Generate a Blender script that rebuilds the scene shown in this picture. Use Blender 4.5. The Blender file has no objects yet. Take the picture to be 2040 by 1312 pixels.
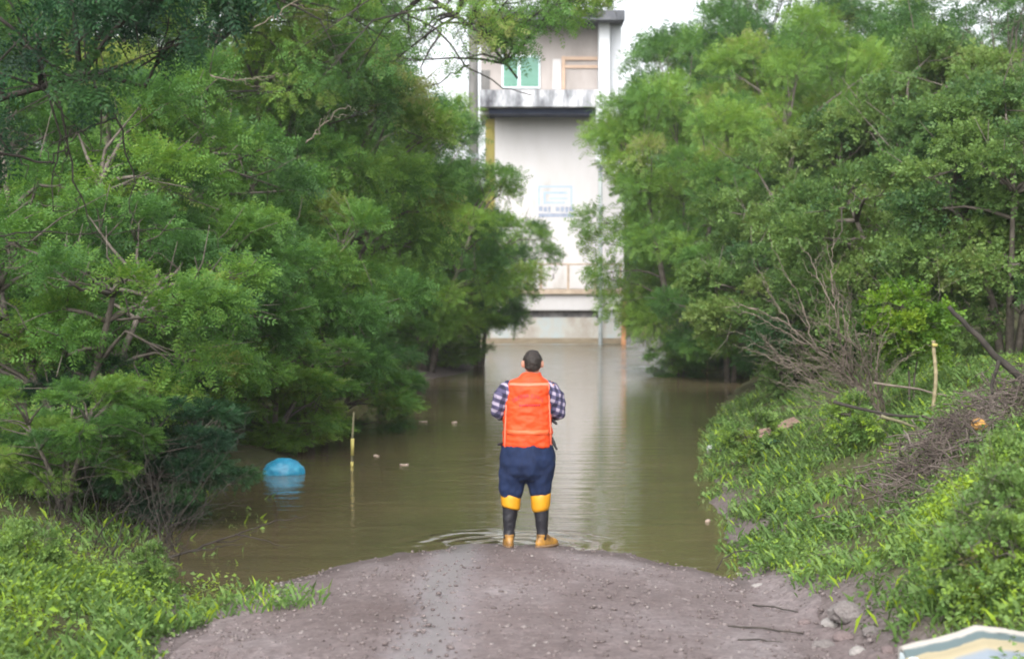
import bpy, bmesh, math, random
import numpy as np
from mathutils import Vector, Matrix, noise
from mathutils.bvhtree import BVHTree

R = math.radians
SC = bpy.context.scene
COL = SC.collection
rng = np.random.default_rng(11)
random.seed(11)

# ------------------------------------------------------------------ camera
CAM_H, F_PX = 2.34, 3513.0
cam_d = bpy.data.cameras.new('camera')
cam = bpy.data.objects.new('camera', cam_d)
COL.objects.link(cam)
cam.location = (0, 0, CAM_H)
cam.rotation_euler = (R(90), 0, 0)
cam_d.lens = 62.0
cam_d.sensor_width = 36.0
cam_d.shift_y = -0.0431
cam_d.clip_start = 0.1
cam_d.clip_end = 3000
cam_d.dof.use_dof = True
cam_d.dof.focus_distance = 16.0
cam_d.dof.aperture_fstop = 2.4
SC.camera = cam

# ------------------------------------------------------------------ world and sun (overcast)
SUN_EL, SUN_ROT = R(42), R(195)
world = bpy.data.worlds.new('World')
SC.world = world
world.use_nodes = True
wn, wl = world.node_tree.nodes, world.node_tree.links
wn.clear()
wo = wn.new('ShaderNodeOutputWorld')
wb = wn.new('ShaderNodeBackground')
sky = wn.new('ShaderNodeTexSky')
sky.sky_type = 'NISHITA'
sky.sun_disc = False
sky.sun_elevation = SUN_EL
sky.sun_rotation = SUN_ROT
sky.air_density = 1.0
sky.dust_density = 4.0
hs = wn.new('ShaderNodeHueSaturation')
hs.inputs['Saturation'].default_value = 0.22
wl.new(sky.outputs[0], hs.inputs['Color'])
wl.new(hs.outputs[0], wb.inputs['Color'])
wl.new(wb.outputs[0], wo.inputs['Surface'])
wb.inputs['Strength'].default_value = 0.15
sun_d = bpy.data.lights.new('sun', 'SUN')
sun_d.energy = 1.5
sun_d.angle = R(75)
sun_d.color = (1.0, 0.97, 0.92)
sun = bpy.data.objects.new('sun', sun_d)
COL.objects.link(sun)
sd = Vector((math.sin(SUN_ROT) * math.cos(SUN_EL), math.cos(SUN_ROT) * math.cos(SUN_EL), math.sin(SUN_EL)))
sun.rotation_euler = sd.to_track_quat('Z', 'Y').to_euler()
sun.location = (0, 0, 30)

SC.view_settings.view_transform = 'Standard'
SC.view_settings.look = 'None'
SC.view_settings.gamma = 1.0
SC.view_settings.exposure = 1.35
SC.view_settings.use_curve_mapping = False
SC.render.engine = 'CYCLES'
cy = SC.cycles
cy.use_denoising = True
cy.max_bounces = 8
cy.diffuse_bounces = 4
cy.transmission_bounces = 5
cy.glossy_bounces = 3
cy.filter_width = 1.9
cy.sample_clamp_indirect = 6.0


# ------------------------------------------------------------------ helpers
def at(px, py, Y):
    """world point seen at photo pixel (px, py) at distance Y"""
    return Vector(((px - 1020) / F_PX * Y, Y, CAM_H - (py - 568) / F_PX * Y))


def tag(o, label=None, cat=None, group=None, kind=None):
    if label: o['label'] = label
    if cat: o['category'] = cat
    if group: o['group'] = group
    if kind: o['kind'] = kind
    return o


def empty(name, loc=(0, 0, 0), rz=0.0, label=None, cat=None, group=None):
    o = bpy.data.objects.new(name, None)
    o.empty_display_size = 0.2
    COL.objects.link(o)
    o.location = loc
    o.rotation_euler = (0, 0, rz)
    return tag(o, label, cat, group)


def link(name, me, mat=None, parent=None):
    o = bpy.data.objects.new(name, me)
    COL.objects.link(o)
    if mat is not None and len(me.materials) == 0:
        me.materials.append(mat)
    if parent is not None:
        o.parent = parent
    return o


def from_bm(name, bm, mat=None, parent=None, smooth=False):
    me = bpy.data.meshes.new(name)
    bm.normal_update()
    bm.to_mesh(me)
    bm.free()
    if smooth:
        me.polygons.foreach_set('use_smooth', [True] * len(me.polygons))
    return link(name, me, mat, parent)


def np_mesh(name, verts, quads, tint=None, smooth=False):
    """mesh from numpy verts (N,3) and quads (M,4); tint per vertex"""
    me = bpy.data.meshes.new(name)
    nv, nq = len(verts), len(quads)
    k = quads.shape[1]
    me.vertices.add(nv)
    me.vertices.foreach_set('co', verts.astype(np.float32).ravel())
    me.loops.add(nq * k)
    me.loops.foreach_set('vertex_index', quads.astype(np.int32).ravel())
    me.polygons.add(nq)
    me.polygons.foreach_set('loop_start', np.arange(0, nq * k, k, dtype=np.int32))
    me.polygons.foreach_set('loop_total', np.full(nq, k, dtype=np.int32))
    if smooth:
        me.polygons.foreach_set('use_smooth', np.ones(nq, dtype=bool))
    if tint is not None:
        a = me.attributes.new('tint', 'FLOAT', 'POINT')
        a.data.foreach_set('value', tint.astype(np.float32).ravel())
    me.update()
    me.validate()
    return me


def add_box(bm, lo, hi, bev=0.0):
    g = bmesh.ops.create_cube(bm, size=1.0)['verts']
    lo, hi = Vector(lo), Vector(hi)
    for v in g:
        v.co = Vector(((v.co.x + .5) * (hi.x - lo.x) + lo.x, (v.co.y + .5) * (hi.y - lo.y) + lo.y,
                       (v.co.z + .5) * (hi.z - lo.z) + lo.z))
    if bev > 0:
        es = list({e for v in g for e in v.link_edges})
        bmesh.ops.bevel(bm, geom=es, offset=bev, segments=2, affect='EDGES', profile=.6)


def box(name, lo, hi, mat, parent=None, bev=0.02):
    bm = bmesh.new()
    add_box(bm, lo, hi, bev)
    return from_bm(name, bm, mat, parent)


def add_tube(bm, pts, radii, seg=8, caps=True):
    """tapered tube along pts, rounded ends when caps"""
    pts = [Vector(p) for p in pts]
    if isinstance(radii, (int, float)):
        radii = [radii] * len(pts)
    radii = list(radii)
    if caps:
        d0 = (pts[0] - pts[1]).normalized()
        d1 = (pts[-1] - pts[-2]).normalized()
        p0, r0, p1, r1 = pts[0], radii[0], pts[-1], radii[-1]
        pre = [(p0 + d0 * r0 * math.sin(a), r0 * math.cos(a)) for a in (R(80), R(45))]
        post = [(p1 + d1 * r1 * math.sin(a), r1 * math.cos(a)) for a in (R(45), R(80))]
        pts = [p for p, r in pre] + pts + [p for p, r in post]
        radii = [r for p, r in pre] + radii + [r for p, r in post]
    n = len(pts)
    rings = []
    up = None
    for i in range(n):
        t = (pts[min(i + 1, n - 1)] - pts[max(i - 1, 0)])
        t = t.normalized() if t.length > 1e-9 else Vector((0, 0, 1))
        if up is None:
            up = Vector((0, 1, 0)) if abs(t.y) < .9 else Vector((1, 0, 0))
        u = (up - t * up.dot(t)).normalized()
        w = t.cross(u)
        up = u
        rings.append([bm.verts.new(pts[i] + (u * math.cos(a) + w * math.sin(a)) * radii[i])
                      for a in [2 * math.pi * k / seg for k in range(seg)]])
    for a, b in zip(rings, rings[1:]):
        for k in range(seg):
            bm.faces.new((a[k], a[(k + 1) % seg], b[(k + 1) % seg], b[k]))
    bm.faces.new(list(reversed(rings[0])))
    bm.faces.new(rings[-1])


def add_loft(bm, rings, seg=28, power=2.0):
    """stack of horizontal super-ellipses (z, cx, cy, rx, ry)"""
    out = []
    for z, cx, cy_, rx, ry in rings:
        row = []
        for k in range(seg):
            a = 2 * math.pi * k / seg
            c, s = math.cos(a), math.sin(a)
            e = 2.0 / power
            row.append(bm.verts.new((cx + rx * math.copysign(abs(c) ** e, c),
                                     cy_ + ry * math.copysign(abs(s) ** e, s), z)))
        out.append(row)
    for a, b in zip(out, out[1:]):
        for k in range(seg):
            bm.faces.new((a[k], a[(k + 1) % seg], b[(k + 1) % seg], b[k]))
    bm.faces.new(list(reversed(out[0])))
    bm.faces.new(out[-1])


def add_ball(bm, c, r, u=16, v=10):
    g = bmesh.ops.create_uvsphere(bm, u_segments=u, v_segments=v, radius=1.0)['verts']
    r = r if isinstance(r, (tuple, list)) else (r, r, r)
    for q in g:
        q.co = Vector((q.co.x * r[0] + c[0], q.co.y * r[1] + c[1], q.co.z * r[2] + c[2]))


def remesh(name, bm, voxel, smooth=4, wrinkle=0.0, wscale=14.0, wz=1.0):
    me = bpy.data.meshes.new('tmp')
    bmesh.ops.recalc_face_normals(bm, faces=bm.faces)
    bm.to_mesh(me)
    bm.free()
    o = bpy.data.objects.new('tmp', me)
    COL.objects.link(o)
    m = o.modifiers.new('r', 'REMESH')
    m.mode = 'VOXEL'
    m.voxel_size = voxel
    if smooth:
        s = o.modifiers.new('s', 'SMOOTH')
        s.iterations = smooth
        s.factor = .5
    dg = bpy.context.evaluated_depsgraph_get()
    out = bpy.data.meshes.new_from_object(o.evaluated_get(dg))
    out.name = name
    bpy.data.objects.remove(o)
    bpy.data.meshes.remove(me)
    if wrinkle:
        ns = [v.normal.copy() for v in out.vertices]
        for v, nn in zip(out.vertices, ns):
            p = Vector((v.co.x * wscale, v.co.y * wscale, v.co.z * wscale * wz))
            q = noise.noise(p) + .5 * noise.noise(p * 2.1 + Vector((3, 1, 7)))
            v.co += nn * wrinkle * q
    out.polygons.foreach_set('use_smooth', [True] * len(out.polygons))
    return out


# ------------------------------------------------------------------ materials
def new_mat(name):
    m = bpy.data.materials.new(name)
    m.use_nodes = True
    return m, m.node_tree.nodes, m.node_tree.links, m.node_tree.nodes['Principled BSDF']


def ramp(n, l, src, stops):
    r = n.new('ShaderNodeValToRGB')
    e = r.color_ramp.elements
    while len(e) < len(stops):
        e.new(.5)
    for el, (p, c) in zip(e, stops):
        el.position = p
        el.color = (*c, 1)
    l.new(src, r.inputs[0])
    return r.outputs[0]


def tex(n, l, scale, detail=4, rough=.6, coords=None, stretch=None):
    t = n.new('ShaderNodeTexNoise')
    t.inputs['Scale'].default_value = scale
    t.inputs['Detail'].default_value = detail
    t.inputs['Roughness'].default_value = rough
    if coords is None:
        g = n.new('ShaderNodeNewGeometry')
        coords = g.outputs['Position']
    if stretch:
        mp = n.new('ShaderNodeMapping')
        mp.inputs['Scale'].default_value = stretch
        l.new(coords, mp.inputs[0])
        coords = mp.outputs[0]
    l.new(coords, t.inputs['Vector'])
    return t.outputs['Fac']


def bump(n, l, b, src, strength=.3, dist=.02):
    k = n.new('ShaderNodeBump')
    k.inputs['Strength'].default_value = strength
    k.inputs['Distance'].default_value = dist
    l.new(src, k.inputs['Height'])
    l.new(k.outputs[0], b.inputs['Normal'])


def mat_simple(name, stops, scale=6, rough=.7, bs=.2, bd=.01, stretch=None, obj=False, spec=.3, bscale=None):
    m, n, l, b = new_mat(name)
    co = None
    if obj:
        co = n.new('ShaderNodeTexCoord').outputs['Object']
    f = tex(n, l, scale, 5, .65, co, stretch)
    l.new(ramp(n, l, f, stops), b.inputs['Base Color'])
    b.inputs['Roughness'].default_value = rough
    b.inputs['Specular IOR Level'].default_value = spec
    if bs:
        f2 = f if bscale is None else tex(n, l, bscale, 4, .6, co)
        bump(n, l, b, f2, bs, bd)
    return m


def mat_leaf(name, stops, trans=.4, rough=.55):
    m, n, l, b = new_mat(name)
    out = n['Material Output']
    a = n.new('ShaderNodeAttribute')
    a.attribute_name = 'tint'
    oi = n.new('ShaderNodeObjectInfo')
    ma = n.new('ShaderNodeMath')
    ma.operation = 'MULTIPLY_ADD'
    ma.inputs[1].default_value = .22
    l.new(oi.outputs['Random'], ma.inputs[0])
    l.new(a.outputs['Fac'], ma.inputs[2])
    sb = n.new('ShaderNodeMath')
    sb.operation = 'SUBTRACT'
    sb.inputs[1].default_value = .11
    l.new(ma.outputs[0], sb.inputs[0])
    c = ramp(n, l, sb.outputs[0], stops)
    l.new(c, b.inputs['Base Color'])
    b.inputs['Roughness'].default_value = rough
    b.inputs['Specular IOR Level'].default_value = .25
    tr = n.new('ShaderNodeBsdfTranslucent')
    hv = n.new('ShaderNodeHueSaturation')
    hv.inputs['Hue'].default_value = .485
    hv.inputs['Saturation'].default_value = 1.1
    hv.inputs['Value'].default_value = 1.35
    l.new(c, hv.inputs['Color'])
    l.new(hv.outputs[0], tr.inputs['Color'])
    mx = n.new('ShaderNodeMixShader')
    mx.inputs[0].default_value = trans
    l.new(b.outputs[0], mx.inputs[1])
    l.new(tr.outputs[0], mx.inputs[2])
    l.new(mx.outputs[0], out.inputs['Surface'])
    return m


M = {}
M['leaf_feather'] = mat_leaf('leaf_feather', [(0, (.036, .092, .028)), (.3, (.066, .160, .036)), (.6, (.110, .225, .040)),
                                             (.85, (.165, .265, .045)), (1, (.20, .23, .07))])
M['leaf_shaded'] = mat_leaf('leaf_shaded', [(0, (.014, .042, .022)), (.4, (.026, .078, .032)), (.8, (.046, .115, .03)), (1, (.11, .17, .04))], .28)  # shade put into the leaf colour, for backlit boughs and low undergrowth
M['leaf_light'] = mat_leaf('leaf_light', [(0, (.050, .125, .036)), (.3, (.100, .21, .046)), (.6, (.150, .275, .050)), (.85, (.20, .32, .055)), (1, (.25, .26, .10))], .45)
M['leaf_broad'] = mat_leaf('leaf_broad', [(0, (.040, .095, .034)), (.3, (.086, .160, .044)), (.6, (.130, .215, .054)),
                                         (.85, (.16, .225, .062)), (1, (.21, .22, .11))])
M['leaf_fresh'] = mat_leaf('leaf_fresh', [(0, (.04, .10, .015)), (.5, (.10, .20, .02)), (1, (.18, .27, .03))])
M['weed'] = mat_leaf('weed', [(0, (.06, .10, .028)), (.25, (.085, .168, .040)), (.5, (.150, .238, .072)),
                             (.75, (.195, .31, .034)), (.95, (.26, .37, .03)), (1, (.27, .23, .12))], .35)
M['weathered'] = mat_simple('weathered', [(.3, (.09, .085, .05)), (.7, (.16, .15, .09))], 9, .9, .3, obj=True)
M['bark'] = mat_simple('bark', [(.3, (.05, .042, .034)), (.7, (.15, .13, .11))], 9, .9, .6, .02, obj=True)
M['dead_wood'] = mat_simple('dead_wood', [(.3, (.075, .060, .048)), (.7, (.20, .165, .135))], 8, .9, .5, .01, obj=True)
M['heap_twig'] = mat_simple('heap_twig', [(.35, (.028, .022, .019)), (.5, (.075, .058, .050)), (.7, (.16, .135, .12))], 2.5, .9, .4, .01)
M['dark_twig'] = mat_simple('dark_twig', [(.3, (.018, .016, .014)), (.7, (.05, .043, .036))], 8, .9, .4, .01, obj=True)


def ground_mat():
    m, n, l, b = new_mat('ground_soil')
    f = tex(n, l, 1.4, 6, .65)
    f2 = tex(n, l, 22, 4, .7)
    c1 = ramp(n, l, f, [(.3, (.050, .040, .026)), (.5, (.060, .066, .028)), (.7, (.085, .066, .042))])
    mx = n.new('ShaderNodeMix')
    mx.data_type = 'RGBA'
    mx.blend_type = 'MULTIPLY'
    mx.inputs['Factor'].default_value = .5
    l.new(c1, mx.inputs['A'])
    l.new(ramp(n, l, f2, [(.3, (.45, .45, .45)), (.7, (1.3, 1.25, 1.2))]), mx.inputs['B'])
    g = n.new('ShaderNodeNewGeometry')
    sx = n.new('ShaderNodeSeparateXYZ')
    l.new(g.outputs['Position'], sx.inputs[0])
    ab = n.new('ShaderNodeMath'); ab.operation = 'ABSOLUTE'
    l.new(sx.outputs['X'], ab.inputs[0])
    wv = n.new('ShaderNodeMath'); wv.operation = 'MULTIPLY_ADD'; wv.inputs[1].default_value = .9
    l.new(f, wv.inputs[0]); l.new(ab.outputs[0], wv.inputs[2])
    vg = n.new('ShaderNodeMapRange'); vg.interpolation_type = 'SMOOTHSTEP'
    vg.inputs['From Min'].default_value = 3.15; vg.inputs['From Max'].default_value = 2.65
    l.new(wv.outputs[0], vg.inputs['Value'])
    ve = n.new('ShaderNodeMix'); ve.data_type = 'RGBA'
    l.new(vg.outputs[0], ve.inputs['Factor'])
    l.new(mx.outputs['Result'], ve.inputs['A'])
    l.new(ramp(n, l, f2, [(.3, (.075, .058, .055)), (.7, (.165, .140, .138))]), ve.inputs['B'])
    l.new(ve.outputs['Result'], b.inputs['Base Color'])
    b.inputs['Roughness'].default_value = .95
    b.inputs['Specular IOR Level'].default_value = .15
    bump(n, l, b, f2, .6, .04)
    return m


def road_mat():
    m, n, l, b = new_mat('wet_gravel')
    g = n.new('ShaderNodeNewGeometry')
    fine = tex(n, l, 70, 3, .7)
    mid = tex(n, l, 9, 5, .65)
    big = tex(n, l, 1.1, 4, .55, None, (1, .35, 1))
    vo = n.new('ShaderNodeTexVoronoi')
    vo.inputs['Scale'].default_value = 42
    l.new(g.outputs['Position'], vo.inputs['Vector'])
    base = ramp(n, l, big, [(.30, (.092, .072, .069)), (.5, (.132, .111, .110)), (.68, (.172, .156, .158))])
    sp = ramp(n, l, vo.outputs['Color'], [(.0, (.55, .50, .50)), (.5, (1, .97, .97)), (1, (1.5, 1.42, 1.42))])
    md = ramp(n, l, mid, [(.3, (.72, .66, .66)), (.7, (1.2, 1.2, 1.2))])
    a = n.new('ShaderNodeMix'); a.data_type = 'RGBA'; a.blend_type = 'MULTIPLY'; a.inputs['Factor'].default_value = .75
    c = n.new('ShaderNodeMix'); c.data_type = 'RGBA'; c.blend_type = 'MULTIPLY'; c.inputs['Factor'].default_value = 1
    l.new(base, a.inputs['A']); l.new(sp, a.inputs['B'])
    l.new(a.outputs['Result'], c.inputs['A']); l.new(md, c.inputs['B'])
    geo2 = n.new('ShaderNodeSeparateXYZ')
    l.new(g.outputs['Position'], geo2.inputs[0])
    track_sheen = n.new('ShaderNodeMix'); track_sheen.data_type = 'RGBA'  # pale sky sheen of the wet wheel track, painted into the colour
    track_sheen.inputs['B'].default_value = (.225, .208, .222, 1)
    wet = n.new('ShaderNodeMix'); wet.data_type = 'RGBA'; wet.blend_type = 'MULTIPLY'
    wet.inputs['B'].default_value = (.55, .52, .50, 1)
    wz_ = n.new('ShaderNodeMath'); wz_.operation = 'MULTIPLY_ADD'; wz_.inputs[1].default_value = -.05
    l.new(mid, wz_.inputs[0]); l.new(geo2.outputs['Z'], wz_.inputs[2])
    wm = n.new('ShaderNodeMapRange')
    wm.inputs['From Min'].default_value = .012; wm.inputs['From Max'].default_value = -.012
    l.new(wz_.outputs[0], wm.inputs['Value'])
    l.new(wm.outputs[0], wet.inputs['Factor'])
    l.new(c.outputs['Result'], track_sheen.inputs['A'])
    l.new(track_sheen.outputs['Result'], wet.inputs['A'])
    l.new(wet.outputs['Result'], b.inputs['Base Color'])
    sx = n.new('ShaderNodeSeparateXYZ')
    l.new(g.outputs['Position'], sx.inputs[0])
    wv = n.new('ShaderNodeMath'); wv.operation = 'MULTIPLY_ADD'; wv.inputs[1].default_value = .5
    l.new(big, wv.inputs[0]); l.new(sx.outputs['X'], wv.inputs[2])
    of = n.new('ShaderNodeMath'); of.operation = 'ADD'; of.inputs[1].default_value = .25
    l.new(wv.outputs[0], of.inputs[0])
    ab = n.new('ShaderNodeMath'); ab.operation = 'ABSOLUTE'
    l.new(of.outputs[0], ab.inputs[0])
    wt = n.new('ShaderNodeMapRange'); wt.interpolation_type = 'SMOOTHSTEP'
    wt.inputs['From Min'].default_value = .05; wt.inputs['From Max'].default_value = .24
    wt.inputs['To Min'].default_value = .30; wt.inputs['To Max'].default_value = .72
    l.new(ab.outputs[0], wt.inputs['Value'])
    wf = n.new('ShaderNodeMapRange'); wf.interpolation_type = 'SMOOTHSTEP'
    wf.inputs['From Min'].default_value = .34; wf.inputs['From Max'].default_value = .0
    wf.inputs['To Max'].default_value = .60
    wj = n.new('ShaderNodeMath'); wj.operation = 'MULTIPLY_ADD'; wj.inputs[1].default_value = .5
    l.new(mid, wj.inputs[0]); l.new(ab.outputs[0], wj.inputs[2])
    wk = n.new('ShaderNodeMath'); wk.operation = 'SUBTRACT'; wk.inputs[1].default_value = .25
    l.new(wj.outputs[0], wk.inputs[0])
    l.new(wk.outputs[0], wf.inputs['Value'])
    l.new(wf.outputs[0], track_sheen.inputs['Factor'])
    ro = n.new('ShaderNodeMath'); ro.operation = 'MULTIPLY_ADD'; ro.inputs[1].default_value = .25
    l.new(mid, ro.inputs[0]); l.new(wt.outputs[0], ro.inputs[2])
    sb2 = n.new('ShaderNodeMath'); sb2.operation = 'SUBTRACT'; sb2.inputs[1].default_value = .12
    l.new(ro.outputs[0], sb2.inputs[0])
    l.new(sb2.outputs[0], b.inputs['Roughness'])
    b.inputs['Specular IOR Level'].default_value = .4
    ad = n.new('ShaderNodeMath'); ad.operation = 'MULTIPLY_ADD'; ad.inputs[1].default_value = .5
    l.new(fine, ad.inputs[0]); l.new(mid, ad.inputs[2])
    bump(n, l, b, ad.outputs[0], .55, .02)
    return m


def water_mat():
    m, n, l, b = new_mat('muddy_water')
    b.inputs['Base Color'].default_value = (.060, .046, .022, 1)
    big = tex(n, l, .5, 3, .5)
    l.new(ramp(n, l, big, [(.3, (.076, .062, .034)), (.7, (.100, .077, .042))]), b.inputs['Base Color'])
    b.inputs['Roughness'].default_value = .035
    b.inputs['IOR'].default_value = 1.38
    g = n.new('ShaderNodeNewGeometry')
    sx = n.new('ShaderNodeSeparateXYZ')
    l.new(g.outputs['Position'], sx.inputs[0])
    # wind-ruffled band further out, calm water close by
    wob = tex(n, l, .12, 3, .6, None, (1, .4, 1))
    ad = n.new('ShaderNodeMath'); ad.operation = 'MULTIPLY_ADD'; ad.inputs[1].default_value = 14
    l.new(wob, ad.inputs[0]); l.new(sx.outputs['Y'], ad.inputs[2])
    mr = n.new('ShaderNodeMapRange')
    mr.interpolation_type = 'SMOOTHSTEP'
    mr.inputs['From Min'].default_value = 41
    mr.inputs['From Max'].default_value = 50
    mr.inputs['To Min'].default_value = .11
    mr.inputs['To Max'].default_value = 1.0
    l.new(ad.outputs[0], mr.inputs['Value'])
    rz = n.new('ShaderNodeMapRange')
    rz.inputs['From Min'].default_value = .11; rz.inputs['From Max'].default_value = 1.0
    rz.inputs['To Min'].default_value = .02; rz.inputs['To Max'].default_value = .055
    l.new(mr.outputs[0], rz.inputs['Value'])
    l.new(rz.outputs[0], b.inputs['Roughness'])
    w1 = tex(n, l, 2.2, 3, .5, None, (.4, 1.5, 1))
    w2 = tex(n, l, 16, 2, .5, None, (.7, 1.3, 1))
    am = n.new('ShaderNodeMath'); am.operation = 'MULTIPLY_ADD'; am.inputs[1].default_value = .16
    l.new(w2, am.inputs[0]); l.new(w1, am.inputs[2])
    k = n.new('ShaderNodeBump')
    k.inputs['Distance'].default_value = .12
    # gusty patch beyond the shelter of the pump house
    px_ = n.new('ShaderNodeMapRange'); px_.interpolation_type = 'SMOOTHSTEP'
    px_.inputs['From Min'].default_value = 2.4; px_.inputs['From Max'].default_value = 3.8
    px_.inputs['To Min'].default_value = .3; px_.inputs['To Max'].default_value = 1.0
    wx = n.new('ShaderNodeMath'); wx.operation = 'MULTIPLY_ADD'; wx.inputs[1].default_value = 1.6
    l.new(wob, wx.inputs[0]); l.new(sx.outputs['X'], wx.inputs[2])
    wy = n.new('ShaderNodeMath'); wy.operation = 'SUBTRACT'; wy.inputs[1].default_value = .8
    l.new(wx.outputs[0], wy.inputs[0])
    l.new(wy.outputs[0], px_.inputs['Value'])
    ms = n.new('ShaderNodeMath'); ms.operation = 'MULTIPLY'
    l.new(mr.outputs[0], ms.inputs[0]); l.new(px_.outputs[0], ms.inputs[1])
    mm = n.new('ShaderNodeMath'); mm.operation = 'MAXIMUM'; mm.inputs[1].default_value = .10
    l.new(ms.outputs[0], mm.inputs[0])
    l.new(mm.outputs[0], k.inputs['Strength'])
    l.new(am.outputs[0], k.inputs['Height'])
    # rings spreading from the boots
    vd = n.new('ShaderNodeVectorMath'); vd.operation = 'DISTANCE'
    vd.inputs[1].default_value = (-.05, 15.95, 0)
    l.new(g.outputs['Position'], vd.inputs[0])
    w3 = tex(n, l, 2.0, 2, .5)
    ph = n.new('ShaderNodeMath'); ph.operation = 'MULTIPLY_ADD'; ph.inputs[1].default_value = .35
    l.new(w3, ph.inputs[0]); l.new(vd.outputs['Value'], ph.inputs[2])
    kk = n.new('ShaderNodeMath'); kk.operation = 'MULTIPLY'; kk.inputs[1].default_value = 26
    l.new(ph.outputs[0], kk.inputs[0])
    sn = n.new('ShaderNodeMath'); sn.operation = 'SINE'
    l.new(kk.outputs[0], sn.inputs[0])
    fo = n.new('ShaderNodeMapRange'); fo.interpolation_type = 'SMOOTHSTEP'
    fo.inputs['From Min'].default_value = 1.3; fo.inputs['From Max'].default_value = .15
    l.new(vd.outputs['Value'], fo.inputs['Value'])
    k2 = n.new('ShaderNodeBump')
    k2.inputs['Distance'].default_value = .012
    l.new(fo.outputs[0], k2.inputs['Strength'])
    l.new(sn.outputs[0], k2.inputs['Height'])
    l.new(k.outputs[0], k2.inputs['Normal'])
    l.new(k2.outputs[0], b.inputs['Normal'])
    return m


M['ground'] = ground_mat()
M['road'] = road_mat()
M['water'] = water_mat()
M['stone'] = mat_simple('stone', [(.3, (.09, .078, .076)), (.7, (.19, .172, .168))], 7, .85, .6, .02, obj=True)
M['stone_red'] = mat_simple('stone_red', [(.3, (.10, .075, .072)), (.7, (.19, .15, .15))], 9, .85, .6, .02, obj=True)
M['stone_pale'] = mat_simple('stone_pale', [(.3, (.18, .165, .158)), (.7, (.28, .265, .255))], 9, .8, .4, .01, obj=True)
M['wall_white'] = mat_simple('wall_white', [(.25, (.33, .31, .28)), (.42, (.46, .45, .45)), (.65, (.50, .49, .50)), (.85, (.42, .39, .35))], .8, .85, .1, .01, stretch=(1.2, 1, .35))
M['wall_cream'] = mat_simple('wall_cream', [(.3, (.27, .245, .23)), (.7, (.38, .345, .33))], .9, .85, .1, .01, stretch=(1, 1, .4))
M['slab_stained'] = mat_simple('slab_stained', [(.30, (.05, .05, .06)), (.48, (.25, .26, .28)), (.62, (.48, .48, .50))], 1.6, .9, .2, .02, stretch=(1.6, 1, .5))
M['plinth_stained'] = mat_simple('plinth_stained', [(.30, (.26, .22, .18)), (.5, (.38, .37, .34)), (.66, (.33, .42, .46)), (.8, (.45, .44, .41))], .9, .9, .2, .02, stretch=(1, 1, .6))
M['stain_shade'] = mat_simple('stain_shade', [(.3, (.06, .06, .065)), (.7, (.28, .27, .27))], 2.6, .95, .3, .02)  # dark tone for wall stains and for painted shade below the deck
M['silt'] = mat_simple('silt', [(.3, (.16, .125, .08)), (.7, (.27, .23, .17))], 2.0, .9, .2, stretch=(1, 1, 6))
M['navy_trim'] = mat_simple('navy_trim', [(.3, (.016, .028, .07)), (.7, (.03, .045, .10))], 3, .6, .1)
M['yellow_paint'] = mat_simple('yellow_paint', [(.3, (.17, .15, .05)), (.7, (.30, .26, .06))], 2.2, .8, .2, stretch=(2, 2, .4))
M['green_glass'] = mat_simple('green_glass', [(.3, (.06, .18, .13)), (.7, (.09, .24, .18))], 2, .3, .05, spec=.5)
M['pale_frame'] = mat_simple('pale_frame', [(.3, (.55, .66, .70)), (.7, (.66, .75, .78))], 3, .5, .05)
M['peach_wood'] = mat_simple('peach_wood', [(.3, (.38, .27, .20)), (.7, (.46, .34, .26))], 3, .8, .1)
M['pillar_white'] = mat_simple('pillar_white', [(.3, (.46, .48, .51)), (.7, (.58, .60, .63))], 1.5, .8, .1, stretch=(1, 1, .4))
M['rail_brown'] = mat_simple('rail_brown', [(.3, (.30, .23, .17)), (.7, (.46, .38, .30))], 3, .7, .1)
M['rust'] = mat_simple('rust', [(.3, (.30, .13, .06)), (.7, (.50, .26, .13))], 4, .9, .3)
M['roof_dark'] = mat_simple('roof_dark', [(.3, (.05, .055, .065)), (.7, (.12, .125, .14))], 3, .9, .2)
M['sign_blue'] = mat_simple('sign_blue', [(.3, (.27, .37, .48)), (.7, (.37, .46, .56))], 4, .8, 0)
M['sign_ink'] = mat_simple('sign_ink', [(.3, (.17, .20, .28)), (.7, (.34, .38, .46))], 5, .8, 0)
M['concrete'] = mat_simple('concrete', [(.3, (.10, .098, .095)), (.7, (.19, .185, .18))], 2.5, .9, .3, .01, stretch=(3, 3, .5))
M['pipe_grey'] = mat_simple('pipe_grey', [(.3, (.22, .25, .26)), (.7, (.38, .42, .42))], 2, .6, .1)
M['bag_blue'] = mat_simple('bag_blue', [(.3, (.012, .15, .27)), (.55, (.02, .22, .36)), (.75, (.08, .34, .46))], 9, .4, .5, .02, obj=True, spec=.5)
M['marker_yellow'] = mat_simple('marker_yellow', [(.3, (.27, .23, .07)), (.7, (.38, .34, .11))], 6, .7, .1)
M['bamboo'] = mat_simple('bamboo', [(.3, (.17, .145, .085)), (.7, (.26, .22, .13))], 6, .7, .2)
M['dry_leaf'] = mat_simple('dry_leaf', [(.3, (.22, .16, .12)), (.7, (.40, .33, .28))], 9, .7, .1)
M['orange_scrap'] = mat_simple('orange_scrap', [(.3, (.32, .15, .03)), (.7, (.46, .26, .06))], 8, .6, .3, obj=True)
M['plastic_white'] = mat_simple('plastic_white', [(.3, (.30, .32, .30)), (.7, (.44, .46, .44))], 8, .4, .3, obj=True)
M['plank_wood'] = mat_simple('plank_wood', [(.3, (.10, .06, .045)), (.7, (.22, .15, .12))], 5, .85, .4, obj=True, stretch=(1, 8, 8))
M['tarp_green'] = mat_simple('tarp_green', [(.3, (.015, .06, .045)), (.7, (.03, .10, .075))], 6, .5, .4, obj=True)
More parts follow.
